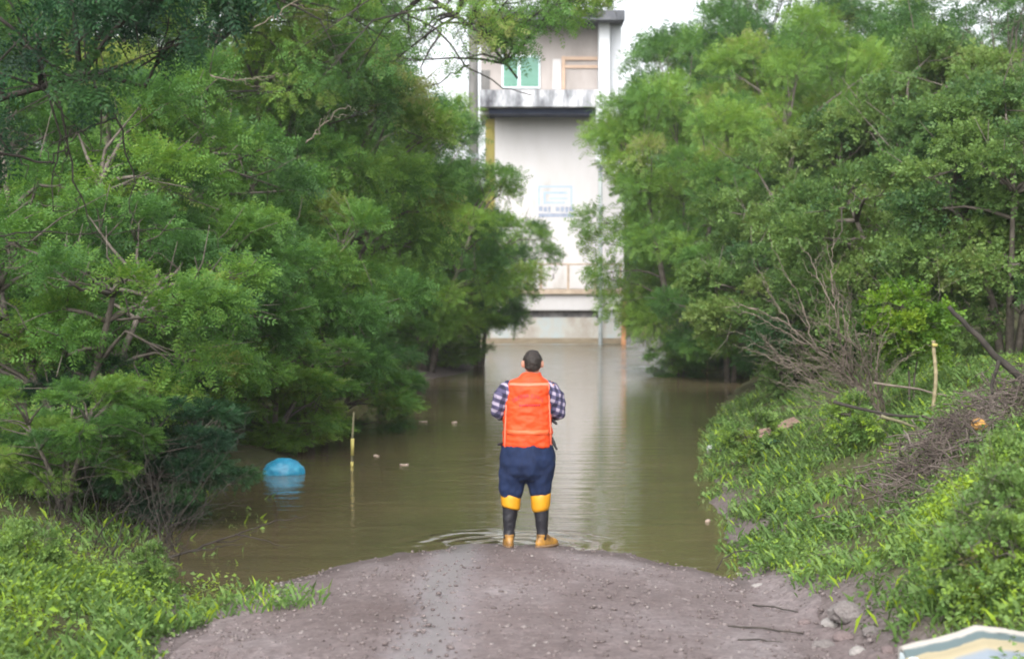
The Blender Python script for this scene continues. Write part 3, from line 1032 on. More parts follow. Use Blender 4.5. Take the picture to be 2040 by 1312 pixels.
# --------------------------------------------------------------- trees, left of the flooded road
LG = 'trees crowding the left side of the flooded road'
RG_ = 'trees crowding the right side of the flooded road'
T = [
    # key, name, px, Y, sxy, sz, rot, label, cat, group
    ('scrub_c', 'leafy_shrub', 150, 18.5, 1.0, .88, .3, 'low dark shrub spilling over the left grass bank at the water', 'shrub', LG),
    ('scrub_a', 'leafy_shrub', 350, 22.3, .95, .82, 1.1, 'feathery green shrub just behind and left of the blue bag', 'shrub', LG),
    ('scrub_b', 'leafy_shrub', 610, 26.5, .98, .98, 2.2, 'feathery shrub leaning over the water above the yellow marker', 'shrub', LG),
    ('scrub_a', 'leafy_tree', 60, 22.0, 1.2, 1.15, 4.0, 'dense green tree at the left edge behind the dangling dead twigs', 'tree', LG),
    ('scrub_b', 'leafy_tree', 330, 26.0, 1.3, 1.35, 5.2, 'dense green tree rising behind the shrub beside the blue bag', 'tree', LG),
    ('tall_a', 'leafy_tree', 130, 31.0, 1.05, 1.1, .8, 'tall tree filling the upper left corner behind the nearest boughs', 'tree', LG),
    ('tall_a', 'leafy_tree', 480, 34.0, 1.0, 1.15, 2.6, 'tall feathery tree on the left with pale bare twigs in its crown', 'tree', LG),
    ('scrub_b', 'leafy_tree', 640, 36.0, 1.55, 1.65, .4, 'broad tree in the middle of the left thicket', 'tree', LG),
    ('scrub_a', 'leafy_tree', 850, 45.5, 1.5, 1.40, 3.3, 'dark based tree overhanging the water left of the person', 'tree', LG),
    ('scrub_b', 'leafy_tree', 955, 51.0, 1.1, 1.28, 4.4, 'tree at the left thicket tip partly hiding the pump house', 'tree', LG),
    ('tall_b', 'leafy_tree', 760, 46.0, .95, .98, 1.9, 'tall tree on the left beside the white gap of sky', 'tree', LG),
    ('scrub_c', 'leafy_tree', 860, 58.0, 1.3, 1.85, 5.0, 'tree behind the left thicket tip at the foot of the utility pole', 'tree', LG),
    ('tall_b', 'leafy_tree', 600, 52.0, 1.3, 1.35, 3.7, 'tallest tree at the back of the left thicket', 'tree', LG),
    ('scrub_c', 'leafy_shrub', 880, 47.5, 1.0, .62, 2.4, 'dark low shrub touching the water under the left thicket tip', 'shrub', LG),
    ('scrub_c', 'leafy_shrub', 690, 38.0, .9, .60, .9, 'low shrub touching the water in the middle of the left thicket', 'shrub', LG),
    ('scrub_c', 'leafy_shrub', 545, 24.8, .80, .52, 1.9, 'low shrub trailing into the water just behind the blue sack', 'shrub', LG),
    ('scrub_c', 'leafy_shrub', 660, 28.5, .85, .55, 5.3, 'low shrub trailing into the water behind the near yellow marker', 'shrub', LG),
    ('scrub_c', 'leafy_shrub', 260, 18.6, .62, .42, 3.0, 'dark low shrub above the tangle of bare twigs on the left', 'shrub', LG),
    ('scrub_a', 'leafy_shrub', 800, 50.0, 1.0, .62, 4.2, 'dark shrub at the water in the recess of the left thicket', 'shrub', LG),
    ('scrub_a', 'leafy_shrub', 130, 16.6, .50, .34, 1.0, 'dark low shrub at the foot of the left thicket above the grass', 'shrub', LG),
    ('scrub_c', 'leafy_shrub', 330, 17.4, .48, .36, 4.0, 'dark low shrub with bare twigs at the water left of the blue sack', 'shrub', LG),
    # right side
    ('scrub_b', 'leafy_shrub', 1352, 45.3, .52, .40, 2.0, 'small shrub at the water hiding the stems of the big feathery tree', 'shrub', RG_),
    ('scrub_a', 'leafy_shrub', 1425, 49.5, .72, .55, .7, 'small shrub drooping into the water farthest along the right bank', 'shrub', RG_),
    ('scrub_c', 'leafy_shrub', 1500, 45.5, .85, .62, 1.4, 'low shrub with trailing twigs at the water under the big feathery tree', 'shrub', RG_),
    ('scrub_c', 'leafy_shrub', 1535, 37.0, .80, .70, 3.4, 'low green shrub at the water edge right of the far yellow marker', 'shrub', RG_),
    ('scrub_a', 'leafy_shrub', 1545, 42.0, 1.0, .75, 5.1, 'green shrub deep in the right thicket behind the water edge shrubs', 'shrub', RG_),
    ('tall_a', 'leafy_tree', 1358, 46.0, 1.0, 1.10, 1.2, 'big feathery tree overhanging the water right of the pump house', 'tree', RG_),
    ('tall_a', 'leafy_tree', 1590, 50.0, 1.15, 1.25, 4.1, 'big feathery tree behind the broad leaved shrubs on the right', 'tree', RG_),
    ('scrub_b', 'leafy_tree', 1452, 43.0, 1.0, .95, 5.6, 'smaller tree under the big feathery tree at the water edge', 'tree', RG_),
    ('tall_b', 'leafy_tree', 1455, 60.0, 1.5, 1.5, .5, 'tallest tree behind the right thicket reaching out of view', 'tree', RG_),
    ('broad_a', 'leafy_tree', 1640, 33.0, 1.25, 1.18, 2.0, 'broad leaved tree with olive green crown above the dead branches', 'tree', RG_),
    ('broad_a', 'leafy_tree', 1900, 32.0, 1.35, 1.38, 4.9, 'broad leaved tree high at the right edge behind the stake', 'tree', RG_),
    ('broad_b', 'leafy_shrub', 1570, 28.5, .90, .85, .9, 'bushy shrub left of the bare dead branches on the right bank', 'shrub', RG_),
    ('broad_b', 'leafy_shrub', 1800, 25.0, 1.05, 1.05, 3.1, 'rounded bright green shrub behind the bamboo stake', 'shrub', RG_),
    ('broad_a', 'leafy_shrub', 2010, 23.0, .95, .90, 5.9, 'greyish shrub at the right edge behind the leaning dead trunk', 'shrub', RG_),
    ('tall_b', 'leafy_tree', 1420, 57.0, 1.05, 1.5, 3.3, 'tall tree just right of the pump house roof behind the big feathery tree', 'tree', RG_),
    ('tall_b', 'leafy_tree', 1610, 60.0, 1.45, 1.62, 1.1, 'tall dense tree at the back of the right thicket left of the sky gap', 'tree', RG_),
    ('tall_b', 'leafy_tree', 1790, 52.0, 1.1, 1.10, 2.9, 'pale green tree under the sky gap at upper right', 'tree', RG_),
    ('airy', 'leafy_tree', 1990, 42.0, 1.1, 1.02, .2, 'airy tree in the upper right corner beside the sky gap', 'tree', RG_),
]
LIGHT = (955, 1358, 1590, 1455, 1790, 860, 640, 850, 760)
for key, name, px, Y, s, sz, rz, label, cat, grp in T:
    plant(key, name, xx(px, Y), Y, s, sz, rz, label, cat, grp, mat='leaf_light' if px in LIGHT else 'leaf_shaded' if px in (260, 330) and Y < 20 else None)

# --------------------------------------------------------------- woodland beyond
BG = 'woodland trees beyond the water'
for i, (px, Y, s, sz, k) in enumerate([(300, 75, 1.5, 1.4, 'tall_b'), (520, 82, 1.5, 1.3, 'tall_a'), (690, 84, 1.25, 1.0, 'tall_a'),
                                      (1290, 96, 1.9, .85, 'scrub_a'), (1400, 94, 2.0, .95, 'scrub_b'), (1500, 90, 1.9, 1.2, 'scrub_a'), (1620, 84, 1.6, 1.5, 'tall_b'),
                                      (1850, 80, 1.3, .98, 'tall_a'), (2030, 78, 1.4, 1.35, 'tall_b'), (810, 92, 1.2, .86, 'tall_a'),
                                      (920, 100, 1.3, .85, 'tall_a'), (1180, 104, 1.3, .8, 'tall_a'), (120, 70, 1.4, 1.5, 'tall_a'),
                                      (-60, 60, 1.4, 1.4, 'tall_a'), (2150, 62, 1.4, 1.4, 'tall_a'), (-500, 48, 1.3, 1.2, 'tall_a'),
                                      (-900, 40, 1.3, 1.2, 'tall_b'), (2500, 46, 1.3, 1.2, 'tall_b'), (2900, 40, 1.3, 1.2, 'tall_a'), (2400, 31, 1.4, 1.4, 'scrub_a'),
                                      (-450, 27, 1.5, 1.5, 'scrub_b'), (-1100, 28, 1.5, 1.5, 'scrub_a'), (3100, 27, 1.5, 1.5, 'scrub_b')]):
    plant(k, 'woodland_tree', xx(px, Y), Y, s, sz, i * 1.37, 'green woodland tree standing behind the nearer thickets', 'tree', BG, dz=.0)

# --------------------------------------------------------------- overhanging boughs (built in place)
def hero_tree(name, base, stems, clumps, n, size, seed, label, mat, droop=.35, r0=.14, bare=1, limb_mat='bark'):
    rg = np.random.default_rng(seed)
    b = Vector(base)
    cs = np.array([Vector(c[:3]) - b for c in clumps])
    rad = np.array([c[3] for c in clumps])
    v, q, t = cluster_crown('feather', cs, rad, n, size, rg, .7, droop, .3)
    cm = np_mesh('crown', v, q, t)
    cm.materials.append(M[mat])
    root = empty(name, base, 0, label, 'tree', None)
    tr = limb_mesh('trunk', [[tuple(Vector(p) - b) for p in s] for s in stems], cs, rg, r0, .014, M[limb_mat], bare=bare)
    tr.parent = root
    link('crown', cm, None, root)
    return root


# near tree whose boughs hang into the upper left corner
rg = np.random.default_rng(21)
cl = []
for _ in range(46):
    px = rg.uniform(-260, 430)
    lim = np.interp(px, [-260, 0, 150, 300, 430], [420, 330, 190, 120, 40])
    py = rg.uniform(-260, lim)
    Y = rg.uniform(11.0, 14.0)
    p = at(px, py, Y)
    cl.append((p.x, p.y, p.z, rg.uniform(.16, .34)))
bx = -5.2
near = hero_tree('overhanging_tree', (bx, 11.5, gz(bx, 11.5)),
                 [[(bx, 11.5, gz(bx, 11.5) - .4), (-5.1, 11.7, 2.2), (-4.6, 12.0, 3.6), (-3.9, 12.3, 4.5), (-3.0, 12.5, 4.6)],
                  [(-5.1, 11.7, 2.2), (-4.5, 12.4, 3.2), (-3.7, 12.8, 3.7), (-2.9, 13.0, 3.95)]],
                 cl, 6500, .14, 22, 'nearest tree reaching dark boughs into the upper left corner', 'leaf_shaded', r0=.05, bare=3, limb_mat='dark_twig')


def twig_mesh(name, lines, mat, parent=None, seg=5, jitter=.02, rgs=None):
    bm = bmesh.new()
    rgs = rgs or np.random.default_rng(5)
    for pts, r0, r1 in lines:
        pts = [Vector(p) for p in pts]
        fine = []
        for a, b in zip(pts, pts[1:]):
            for f in (0, .33, .66):
                fine.append(a.lerp(b, f) + (Vector(rgs.normal(0, jitter, 3)) if (fine) else Vector()))
        fine.append(pts[-1])
        n = len(fine)
        add_tube(bm, fine, [r0 + (r1 - r0) * i / (n - 1) for i in range(n)], seg, False)
    return from_bm(name, bm, mat, parent, True)


def branchy(start, direction, length, r, rgs, depth=2, spread=.5, droop=0.):
    """recursive bare branch as polylines"""
    out = []
    d = Vector(direction).normalized()
    pts = [Vector(start)]
    n = 4
    for i in range(n):
        d = (d + Vector(rgs.normal(0, .12, 3)) + Vector((0, 0, -droop))).normalized()
        pts.append(pts[-1] + d * length / n)
    out.append((pts, r, r * .35))
    if depth > 0:
        for i in range(1, n + 1):
            for _ in range(2 if depth > 1 else 1):
                dd = (d + Vector(rgs.normal(0, spread, 3))).normalized()
                out += branchy(pts[i], dd, length * rgs.uniform(.35, .6), r * .5, rgs, depth - 1, spread, droop)
    return out


# dangling dead twigs on the near tree
nb = near.location
lines = []
for path, r in [([(190, 170), (232, 235), (255, 300), (268, 360), (258, 420)], .010),
                ([(232, 235), (200, 245), (140, 262), (90, 300)], .009),
                ([(110, 170), (140, 300), (160, 390), (185, 465)], .011),
                ([(70, 90), (120, 270), (108, 340), (106, 420)], .010),
                ([(-20, 300), (40, 315), (110, 325), (130, 290), (150, 250)], .012),
                ([(-20, 470), (60, 462), (190, 468), (290, 462)], .007),
                ([(270, 458), (330, 460), (420, 458)], .006),
                ([(-20, 250), (20, 300), (70, 265)], .008),
                ([(320, 60), (318, 130), (330, 150)], .007),
                ([(-20, 20), (60, 90), (130, 150), (190, 175)], .016),
                ([(-20, 140), (80, 170), (150, 250)], .013)]:
    lines.append(([at(px, py, 12.4 + .002 * px) - nb for px, py in path], r, r * .35))
    for k in range(1, len(path)):
        s = at(*path[k], 12.4 + .002 * path[k][0]) - nb
        e = s + Vector((random.uniform(-.14, .14), random.uniform(-.1, .1), random.uniform(-.22, .05)))
        lines.append(([s, s.lerp(e, .5) + Vector((.02, 0, .01)), e], r * .5, .002))
twig_mesh('dead_twigs', lines, M['dark_twig'], near, jitter=.012)

# tall left tree whose limbs reach over the road before the pump house
rg = np.random.default_rng(31)
cl = []
for (x0, x1, y0, y1, k) in [(720, 900, -220, 90, 20), (780, 930, 20, 130, 7), (900, 1010, -120, 70, 12), (945, 1030, 10, 95, 8), (1020, 1200, -190, 18, 26),
                            (1050, 1120, -20, 40, 5), (1180, 1290, -150, -30, 8), (1140, 1240, -40, 8, 8), (1110, 1140, 30, 60, 1), (480, 740, -260, 60, 22), (560, 720, 20, 200, 14)]:
    for _ in range(k):
        p = at(rg.uniform(x0, x1), rg.uniform(y0, y1), rg.uniform(29, 34))
        cl.append((p.x, p.y, p.z, rg.uniform(.22, .46)))
bx = -6.6
tall = hero_tree('road_spanning_tree', (bx, 32.5, gz(bx, 32.5)),
                 [[(bx, 32.5, gz(bx, 32.5) - .4), (-6.4, 32.5, 3.4), (-5.7, 32.3, 6.6), (-4.3, 32, 8.4), (-2.0, 31.5, 8.9), (.2, 31.3, 8.5), (1.8, 31.2, 7.8)],
                  [(-5.7, 32.3, 6.6), (-3.6, 31.6, 8.0), (-2.1, 31.0, 7.8), (-1.2, 30.8, 7.2), (-.5, 30.8, 6.7), (.1, 30.8, 5.95)]],
                 cl, 6500, .20, 32, 'tall left tree whose limbs span the road before the pump house', 'leaf_feather', r0=.075, bare=2, limb_mat='dark_twig')
nb = tall.location
lines = []
for path in [[(800, 20), (870, 60), (935, 130), (1000, 170), (1060, 190)], [(880, 60), (850, 120), (835, 150)], [(935, 130), (900, 150), (860, 170)],
             [(1100, -20), (1085, 20), (1060, 35)]]:
    lines.append(([at(px, py, 30.8) - nb for px, py in path], .022, .008))
twig_mesh('dead_twigs', lines, M['dark_twig'], tall, jitter=.03)

# pale bare boughs showing among the left trees
for base_px, py, Y, d, L, lab in [((500, 60), 0, 27.5, (.8, 0, .6), 1.3, 'pale bare bough slanting up through the upper left foliage'),
                                  ((420, 150), 0, 26.5, (.9, 0, -.25), .8, 'short pale bare bough lying in the left foliage'),
                                  ((610, 285), 0, 25.0, (.8, 0, .5), .6, 'forked pale bare bough in the middle of the left thicket')]:
    p0 = at(base_px[0], base_px[1], Y - 3)
    ls = [([tuple(Vector(q) - p0) for q in pts], r, r1) for pts, r, r1 in branchy(p0, d, L, .011, np.random.default_rng(int(L * 100)), 1, .45)]
    o = twig_mesh('bare_bough', ls, M['dead_wood'])
    o.location = p0
    tag(o, lab, 'bough')

# --------------------------------------------------------------- dead wood on the right bank
rgs = np.random.default_rng(44)
p0 = at(1765, 828, 19.0)
p0.z = gz(p0.x, p0.y) + .02
ls = []
for (tx, ty, r) in [(1600, 640, .030), (1640, 650, .026), (1690, 640, .022), (1580, 710, .022), (1555, 762, .018), (1720, 660, .018), (1620, 780, .016)]:
    e = at(tx, ty, 18.6 + rgs.uniform(-.5, .8))
    d = e - p0
    ls += branchy(p0 + Vector(rgs.normal(0, .05, 3)), d, d.length * .98, r * .6, rgs, 2, .20, .03)
    ls += branchy(p0 + Vector(rgs.normal(0, .08, 3)), d + Vector(rgs.normal(0, .12, 3)), d.length * .62, r * .4, rgs, 2, .25, .04)
ls = [([tuple(Vector(q) - p0) for q in pts], r, r1) for pts, r, r1 in ls]
o = twig_mesh('dead_bush', ls, M['dead_wood'], jitter=.01)
o.location = p0
tag(o, 'brown dead bush fanning bare branches over the right bank', 'dead bush')

# leaning dead trunk at the right edge
p0 = at(2060, 770, 16.5)
p0.z = gz(p0.x, p0.y)
ls = [([(0, 0, -.1)] + [tuple(at(a, b_, 16.5) - p0) for a, b_ in [(2040, 760), (1985, 705), (1930, 650), (1890, 610)]], .045, .02),
      ([tuple(at(a, b_, 16.5) - p0) for a, b_ in [(1990, 712), (1985, 750), (1972, 790)]], .022, .012)]
o = twig_mesh('dead_tree', ls, M['dark_twig'], seg=8, jitter=.012)
o.location = p0
tag(o, 'dark dead trunk leaning in from the right edge', 'dead tree')

# fallen long sticks lying across the bank
for pts, Y, r, lab, m in [([(1660, 800), (1760, 825), (1880, 832), (2050, 826)], 17.6, .018, 'long thin dark stick lying level across the brush heap', 'dark_twig'),
                          ([(1755, 828), (1800, 842), (1830, 852)], 17.2, .02, 'short tan broken stick at the foot of the dead bush', 'weathered'),
                          ([(1740, 762), (1830, 775), (1905, 792)], 18.2, .014, 'thin grey stick leaning behind the bamboo stake', 'dead_wood'),
                          ([(1810, 890), (1850, 878), (1900, 868)], 15.6, .014, 'thin pale stick sloping up the near brush heap', 'dead_wood')]:
    p = [at(a, b_, Y) for a, b_ in pts]
    p0 = p[0].copy()
    o = twig_mesh('fallen_stick', [([tuple(q - p0) for q in p], r, r * .6)], M[m], jitter=.006)
    o.location = p0
    tag(o, lab, 'stick')

# brush heap
rgs = np.random.default_rng(45)
ls = []
for i in range(800):
    u = rgs.uniform()
    px = np.interp(u, [0, .5, 1], [1790, 1890, 2060]) + rgs.normal(0, 48)
    Y = np.interp(u, [0, .5, 1], [14.4, 15.6, 16.6]) + rgs.normal(0, .55)
    x = xx(px, Y)
    z = gz(x, Y) + rgs.uniform(-.02, .28)
    d = Vector((rgs.normal(.35, .9), rgs.normal(.1, .8), rgs.normal(.1, .5))).normalized()
    L = rgs.uniform(.12, .6)
    a = Vector((x, Y, z))
    ls.append(([a - d * L / 2, a + Vector(rgs.normal(0, .03, 3)), a + d * L / 2], rgs.uniform(.003, .008), .002))
o = twig_mesh('brush_heap', ls, M['heap_twig'], seg=4, jitter=.01)
tag(o, kind='stuff', label='heap of grey brown dead twigs on the right bank', cat='brush heap')

# dark tangle of twigs under the left shrubs
rgs = np.random.default_rng(46)
ls = []
for i in range(42):
    px = rgs.uniform(90, 350)
    Y = rgs.uniform(14.8, 17.5)
    x = xx(px, Y)
    z = gz(x, Y)
    a = Vector((x, Y, max(z, -.05)))
    ls += branchy(a, (rgs.normal(.15, .5), rgs.normal(-.1, .4), 1.0), rgs.uniform(.5, 1.2), .006, rgs, 1, .55, .05)
o = twig_mesh('twig_tangle', ls, M['dark_twig'], seg=4, jitter=.01)
tag(o, kind='stuff', label='tangle of dark bare twigs under the left shrubs', cat='twig tangle')
p0 = at(330, 1112, 15.0)
p0.z = .0
ls = branchy((0, 0, .02), (1, -.1, .12), .85, .013, rgs, 1, .25)
o = twig_mesh('fallen_stick', ls, M['dark_twig'], jitter=.006)
o.location = p0
tag(o, 'forked dark stick reaching from the left bank over the water', 'stick')

# --------------------------------------------------------------- ground cover
def weeds(name, n_leaf, n_blade, xr_, yr_, mask, seed, label, hmin=.05, hmax=.3, bright=None):
    rg = np.random.default_rng(seed)
    V, Q, Tn = [], [], []
    off = 0

    def pick(n):
        x = rg.uniform(*xr_, n * 4)
        y = rg.uniform(yr_[0], yr_[1], n * 4)
        k = mask(x, y, rg)
        return x[k][:n], y[k][:n]

    # leafy weeds: clumped stems with 4 leaves each
    x, y = pick(n_leaf)
    n = len(x)
    patch = fbm(x * .9 + 3, y * .8 + 1) * .5 + fbm(x * 2.6, y * 2.2 + 5) * .35
    h = np.clip(hmin + (hmax - hmin) * (rg.uniform(0, 1, n) ** 1.6) * (1 + .8 * patch), .03, .6)
    z = np.maximum(ground_z(x, y), -.05)
    tint = np.clip(.38 + .42 * patch + rg.normal(0, .12, n) + (bright(x, y) if bright else 0), 0, .97)
    for j in range(5):
        a = rg.uniform(0, 2 * math.pi, n)
        el = rg.normal(.25, .35, n)
        d = np.stack([np.cos(a) * np.cos(el), np.sin(a) * np.cos(el), np.sin(el)], -1)
        ln = rg.uniform(.018, .044, n) * (1 + .7 * (rg.uniform(0, 1, n) < .12))
        f = rg.uniform(.35, 1, n)
        b = np.stack([x, y, z + h * f], -1) + rg.normal(0, .02, (n, 3))
        sd_ = norm(np.cross(d, np.array([0, 0, 1.0]) + rg.normal(0, .5, (n, 3))))
        mid = b + d * (ln * .5)[:, None]
        wd = (ln * .30)[:, None]
        v = np.stack([b, mid + sd_ * wd, b + d * ln[:, None] - np.array([0, 0, .012]), mid - sd_ * wd], 1)
        V.append(v.reshape(-1, 3))
        Q.append(np.arange(n * 4).reshape(-1, 4) + off)
        off += n * 4
        Tn.append(np.repeat(np.clip(tint + rg.normal(0, .06, n), 0, 1), 4))
    # grass blades
    x, y = pick(n_blade)
    n = len(x)
    z = np.maximum(ground_z(x, y), -.06) - .01
    L = rg.uniform(.05, .17, n)
    a = rg.uniform(0, 2 * math.pi, n)
    ln = rg.uniform(.1, .6, n)
    d = np.stack([np.cos(a) * ln, np.sin(a) * ln, np.ones(n)], -1)
    d = norm(d)
    sd_ = np.stack([-np.sin(a), np.cos(a), np.zeros(n)], -1)
    b = np.stack([x, y, z], -1)
    w_ = rg.uniform(.003, .006, n)[:, None]
    m_ = b + d * (L * .55)[:, None]
    tip = b + d * L[:, None] + np.stack([np.cos(a) * L * .25, np.sin(a) * L * .25, -L * .12], -1)
    v = np.stack([b - sd_ * w_, b + sd_ * w_, tip + sd_ * w_ * .2, m_ - sd_ * w_], 1)
    V.append(v.reshape(-1, 3))
    Q.append(np.arange(n * 4).reshape(-1, 4) + off)
    patch = fbm(x * 1.1 + 7, y * .9) * .5
    Tn.append(np.repeat(np.where(rg.uniform(0, 1, n) < .12, 1.0, np.clip(.45 + .3 * patch + rg.normal(0, .14, n), 0, .95)), 4))
    me = np_mesh(name, np.concatenate(V), np.concatenate(Q), np.concatenate(Tn))
    return tag(link(name, me, M['weed']), label, 'ground cover', None, 'stuff')


def m_right(x, y, rg):
    xr = np.interp(y, XR[:, 0], XR[:, 1])
    d = x - xr
    road = np.clip((np.abs(x) - 2.0) / .35, 0, 1)
    keep = np.clip((d + .22) / .4, 0, 1) * np.where(y < 14, road, 1)
    clump = np.clip(.45 + .95 * fbm(x * 2.1 + 2, y * 1.7), .08, 1)
    near = np.clip(11.0 / y, .25, 1) ** 1.2
    rubble = np.where((x < 2.2) & (y < 11.8) & (x > 1.6), .25, 1)
    bare = 1 - .85 * np.exp(-(((x - 3.55) / .35) ** 2 + ((y - 14.6) / .7) ** 2)) - .6 * np.exp(-(((x - 2.6) / .35) ** 2 + ((y - 17.2) / .5) ** 2))
    return rg.uniform(0, 1, len(x)) < keep * clump * near * rubble * np.clip(bare, 0, 1)


def m_left(x, y, rg):
    xl = np.interp(y, XL[:, 0], XL[:, 1])
    d = xl - x
    edge = np.clip((-x - 2.08 - .10 * np.sin(y * 3)) / .35, 0, 1)
    keep = np.clip((d + .30) / .45, 0, 1) * edge
    keep = np.maximum(keep, .10 * ((d > -.9) & (d < 0) & (y > 12)))
    clump = np.clip(.6 + .7 * fbm(x * 2.3 + 5, y * 1.9 + 2), .1, 1)
    shade = np.where(y > 13.6 + .5 * np.sin(x * 2.2), .10, 1)
    return rg.uniform(0, 1, len(x)) < keep * clump * shade


weeds('bank_weeds', 44000, 42000, (1.3, 7.5), (8.2, 34), m_right, 51, 'mixed green weeds and grass covering the right bank', hmin=.03, hmax=.17,
      bright=lambda x, y: .32 * np.exp(-(((x - 3.0) / .8) ** 2 + ((y - 12.3) / 1.1) ** 2)) - .10 * (y > 17))
weeds('bank_weeds', 24000, 30000, (-6.5, -1.3), (8.2, 20), m_left, 52, 'bright green weeds and grass covering the left bank', hmin=.02, hmax=.13,
      bright=lambda x, y: .24 * np.exp(-(((x + 3.1) / 1.1) ** 2 + ((y - 11.8) / 1.6) ** 2)))

# taller single weeds on both banks
WG = 'leafy weeds standing on the banks'
for px, py, Y, s, lab in [(2010, 1010, 10.4, 1.0, 'tall broad leaved weed at the right edge above the striped mattress'),
                          (1975, 1130, 9.9, .9, 'leafy weed at the right edge just behind the striped mattress'),
                          (2035, 960, 11.6, .9, 'glossy leafed weed right of the orange scrap'),
                          (1700, 905, 18.2, 1.0, 'leafy weed in the middle of the right bank below the dead bush'),
                          (1500, 940, 21.0, 1.0, 'yellow green weed at the waterline near the dark plank'),
                          (705, 900, 22.6, .55, 'weed growing out of the water round the yellow marker'),
                          (300, 1150, 13.2, .6, 'leafy weed on the left bank beside the dark twigs'),
                          (60, 1110, 12.2, .6, 'bright leafy weed at the left edge of the grass bank')]:
    x = xx(px, Y)
    plant('weed_bush', 'leafy_weed', x, Y, s, s, px * .7, lab, 'weed', WG, dz=(.05 if gz(x, Y) < 0 else 0))
x = xx(1815, 19.5)
plant('sapling', 'sapling', x, 19.5, 1.25, 1.05, .4, 'bright yellow green sapling left of the bamboo stake', 'sapling')

# --------------------------------------------------------------- gravel and rocks
def rock_mesh(name, seed, sub=2, amp=.28):
    bm = bmesh.new()
    bmesh.ops.create_icosphere(bm, subdivisions=sub, radius=1)
    o = Vector((seed * 3.1, seed * 1.7, seed * 5.3))
    for v in bm.verts:
        k = 1 + amp * noise.noise(v.co * 1.1 + o) + amp * .5 * noise.noise(v.co * 2.6 + o)
        v.co = v.co * k
        v.co.z = v.co.z if v.co.z > -.45 else -.45 + (v.co.z + .45) * .2
    me = bpy.data.meshes.new(name)
    bm.to_mesh(me)
    bm.free()
    return me


def gravel():
    rg = np.random.default_rng(61)
    N = 9000
    base = rock_mesh('g', 1, 1, .3)
    bv = np.array([v.co[:] for v in base.vertices])
    bf = np.array([p.vertices[:] for p in base.polygons])
    y = 7.6 + 8.4 * rg.uniform(0, 1, N) ** 1.1
    x = rg.uniform(-1, 1, N)
    edge = rg.uniform(0, 1, N) < .45
    x = np.where(edge, np.sign(x) * (1.9 + .45 * rg.normal(0, .6, N)), x * 1.95)
    x = np.where((x > 1.9) & (y < 12.5), x + rg.exponential(.16, N), x)
    z = ground_z(x, y) + .012
    k = (z > -.005)
    x, y, z = x[k], y[k], z[k]
    N = len(x)
    s = .005 + .014 * rg.uniform(0, 1, N) ** 4
    a = rg.uniform(0, 2 * math.pi, N)
    ca, sa = np.cos(a), np.sin(a)
    sc = np.stack([s * rg.uniform(.8, 1.5, N), s * rg.uniform(.8, 1.3, N), s * rg.uniform(.5, .9, N)], -1)
    loc = bv[None] * sc[:, None, :]
    v = np.stack([loc[..., 0] * ca[:, None] - loc[..., 1] * sa[:, None], loc[..., 0] * sa[:, None] + loc[..., 1] * ca[:, None], loc[..., 2]], -1)
    v += np.stack([x, y, z], -1)[:, None, :]
    f = bf[None] + (np.arange(N) * len(bv))[:, None, None]
    me = np_mesh('gravel', v.reshape(-1, 3), f.reshape(-1, 3), np.repeat(rg.uniform(0, 1, N), len(bv)), True)
    m, n, l, b = new_mat('pebbles')
    at_ = n.new('ShaderNodeAttribute')
    at_.attribute_name = 'tint'
    l.new(ramp(n, l, at_.outputs['Fac'], [(0, (.06, .045, .043)), (.6, (.115, .092, .090)), (.97, (.15, .128, .125)), (1, (.24, .22, .205))]), b.inputs['Base Color'])
    b.inputs['Roughness'].default_value = .7
    return tag(link('gravel', me, m), 'loose reddish grey gravel strewn over the road', 'gravel', None, 'stuff')


gravel()
RKM = [rock_mesh('rock', k, 3, .3) for k in range(4)]
for me_ in RKM:
    me_.materials.append(M['stone'])
for i, (px, py, s, fl, mt, lab) in enumerate([
        (1690, 1232, .105, .8, 'stone', 'largest grey rock on the right road edge'),
        (1655, 1245, .06, .7, 'stone_pale', 'pale rock touching the largest rock on the right road edge'),
        (1735, 1262, .05, .7, 'stone', 'grey rock between the largest rock and the mattress'),
        (1680, 1272, .055, .65, 'stone_red', 'reddish rock below the largest rock'),
        (1605, 1245, .05, .6, 'stone_red', 'low reddish rock left of the largest rock'),
        (1640, 1290, .06, .6, 'stone', 'flat rock near the bottom of the right road edge'),
        (1710, 1302, .05, .7, 'stone_pale', 'pale rock beside the left end of the mattress'),
        (1770, 1298, .045, .7, 'stone_red', 'small reddish rock against the mattress'),
        (1598, 1073, .05, .55, 'stone_pale', 'white stone lying on the right bank'),
        (1495, 1232, .022, .5, 'stone', 'small grey stone on the right half of the road'),
        (1515, 1168, .055, .35, 'stone_pale', 'flat pale stone on the water edge right of the road'),
        (360, 1195, .07, .6, 'stone', 'grey stone in the left grass'),
        (430, 1300, .035, .7, 'stone_red', 'dark stone at the bottom left road edge'),
        (515, 1243, .03, .7, 'stone_red', 'dark stone on the left half of the road'),
        (1090, 1165, .022, .5, 'stone_red', 'small dark stone behind the boots on the road crown')]):
    # walk along the view line to the terrain
    Y = 8.0
    for _ in range(400):
        p = at(px, py, Y)
        if p.z <= max(gz(p.x, p.y), 0):
            break
        Y += .05
    o = link('rock', RKM[i % 4], None)
    o.material_slots[0].link = 'OBJECT'
    o.material_slots[0].material = M[mt]
    o.location = (p.x, p.y, max(gz(p.x, p.y), -.01) + s * fl * .25)
    o.scale = (s * 1.15, s, s * fl)
    o.rotation_euler = (0, 0, i * 1.9)
    tag(o, lab, 'rock', 'rocks beside and on the gravel road')


# --------------------------------------------------------------- person
PX, PY = .15, 15.70
person_z = gz(PX, PY) + .012


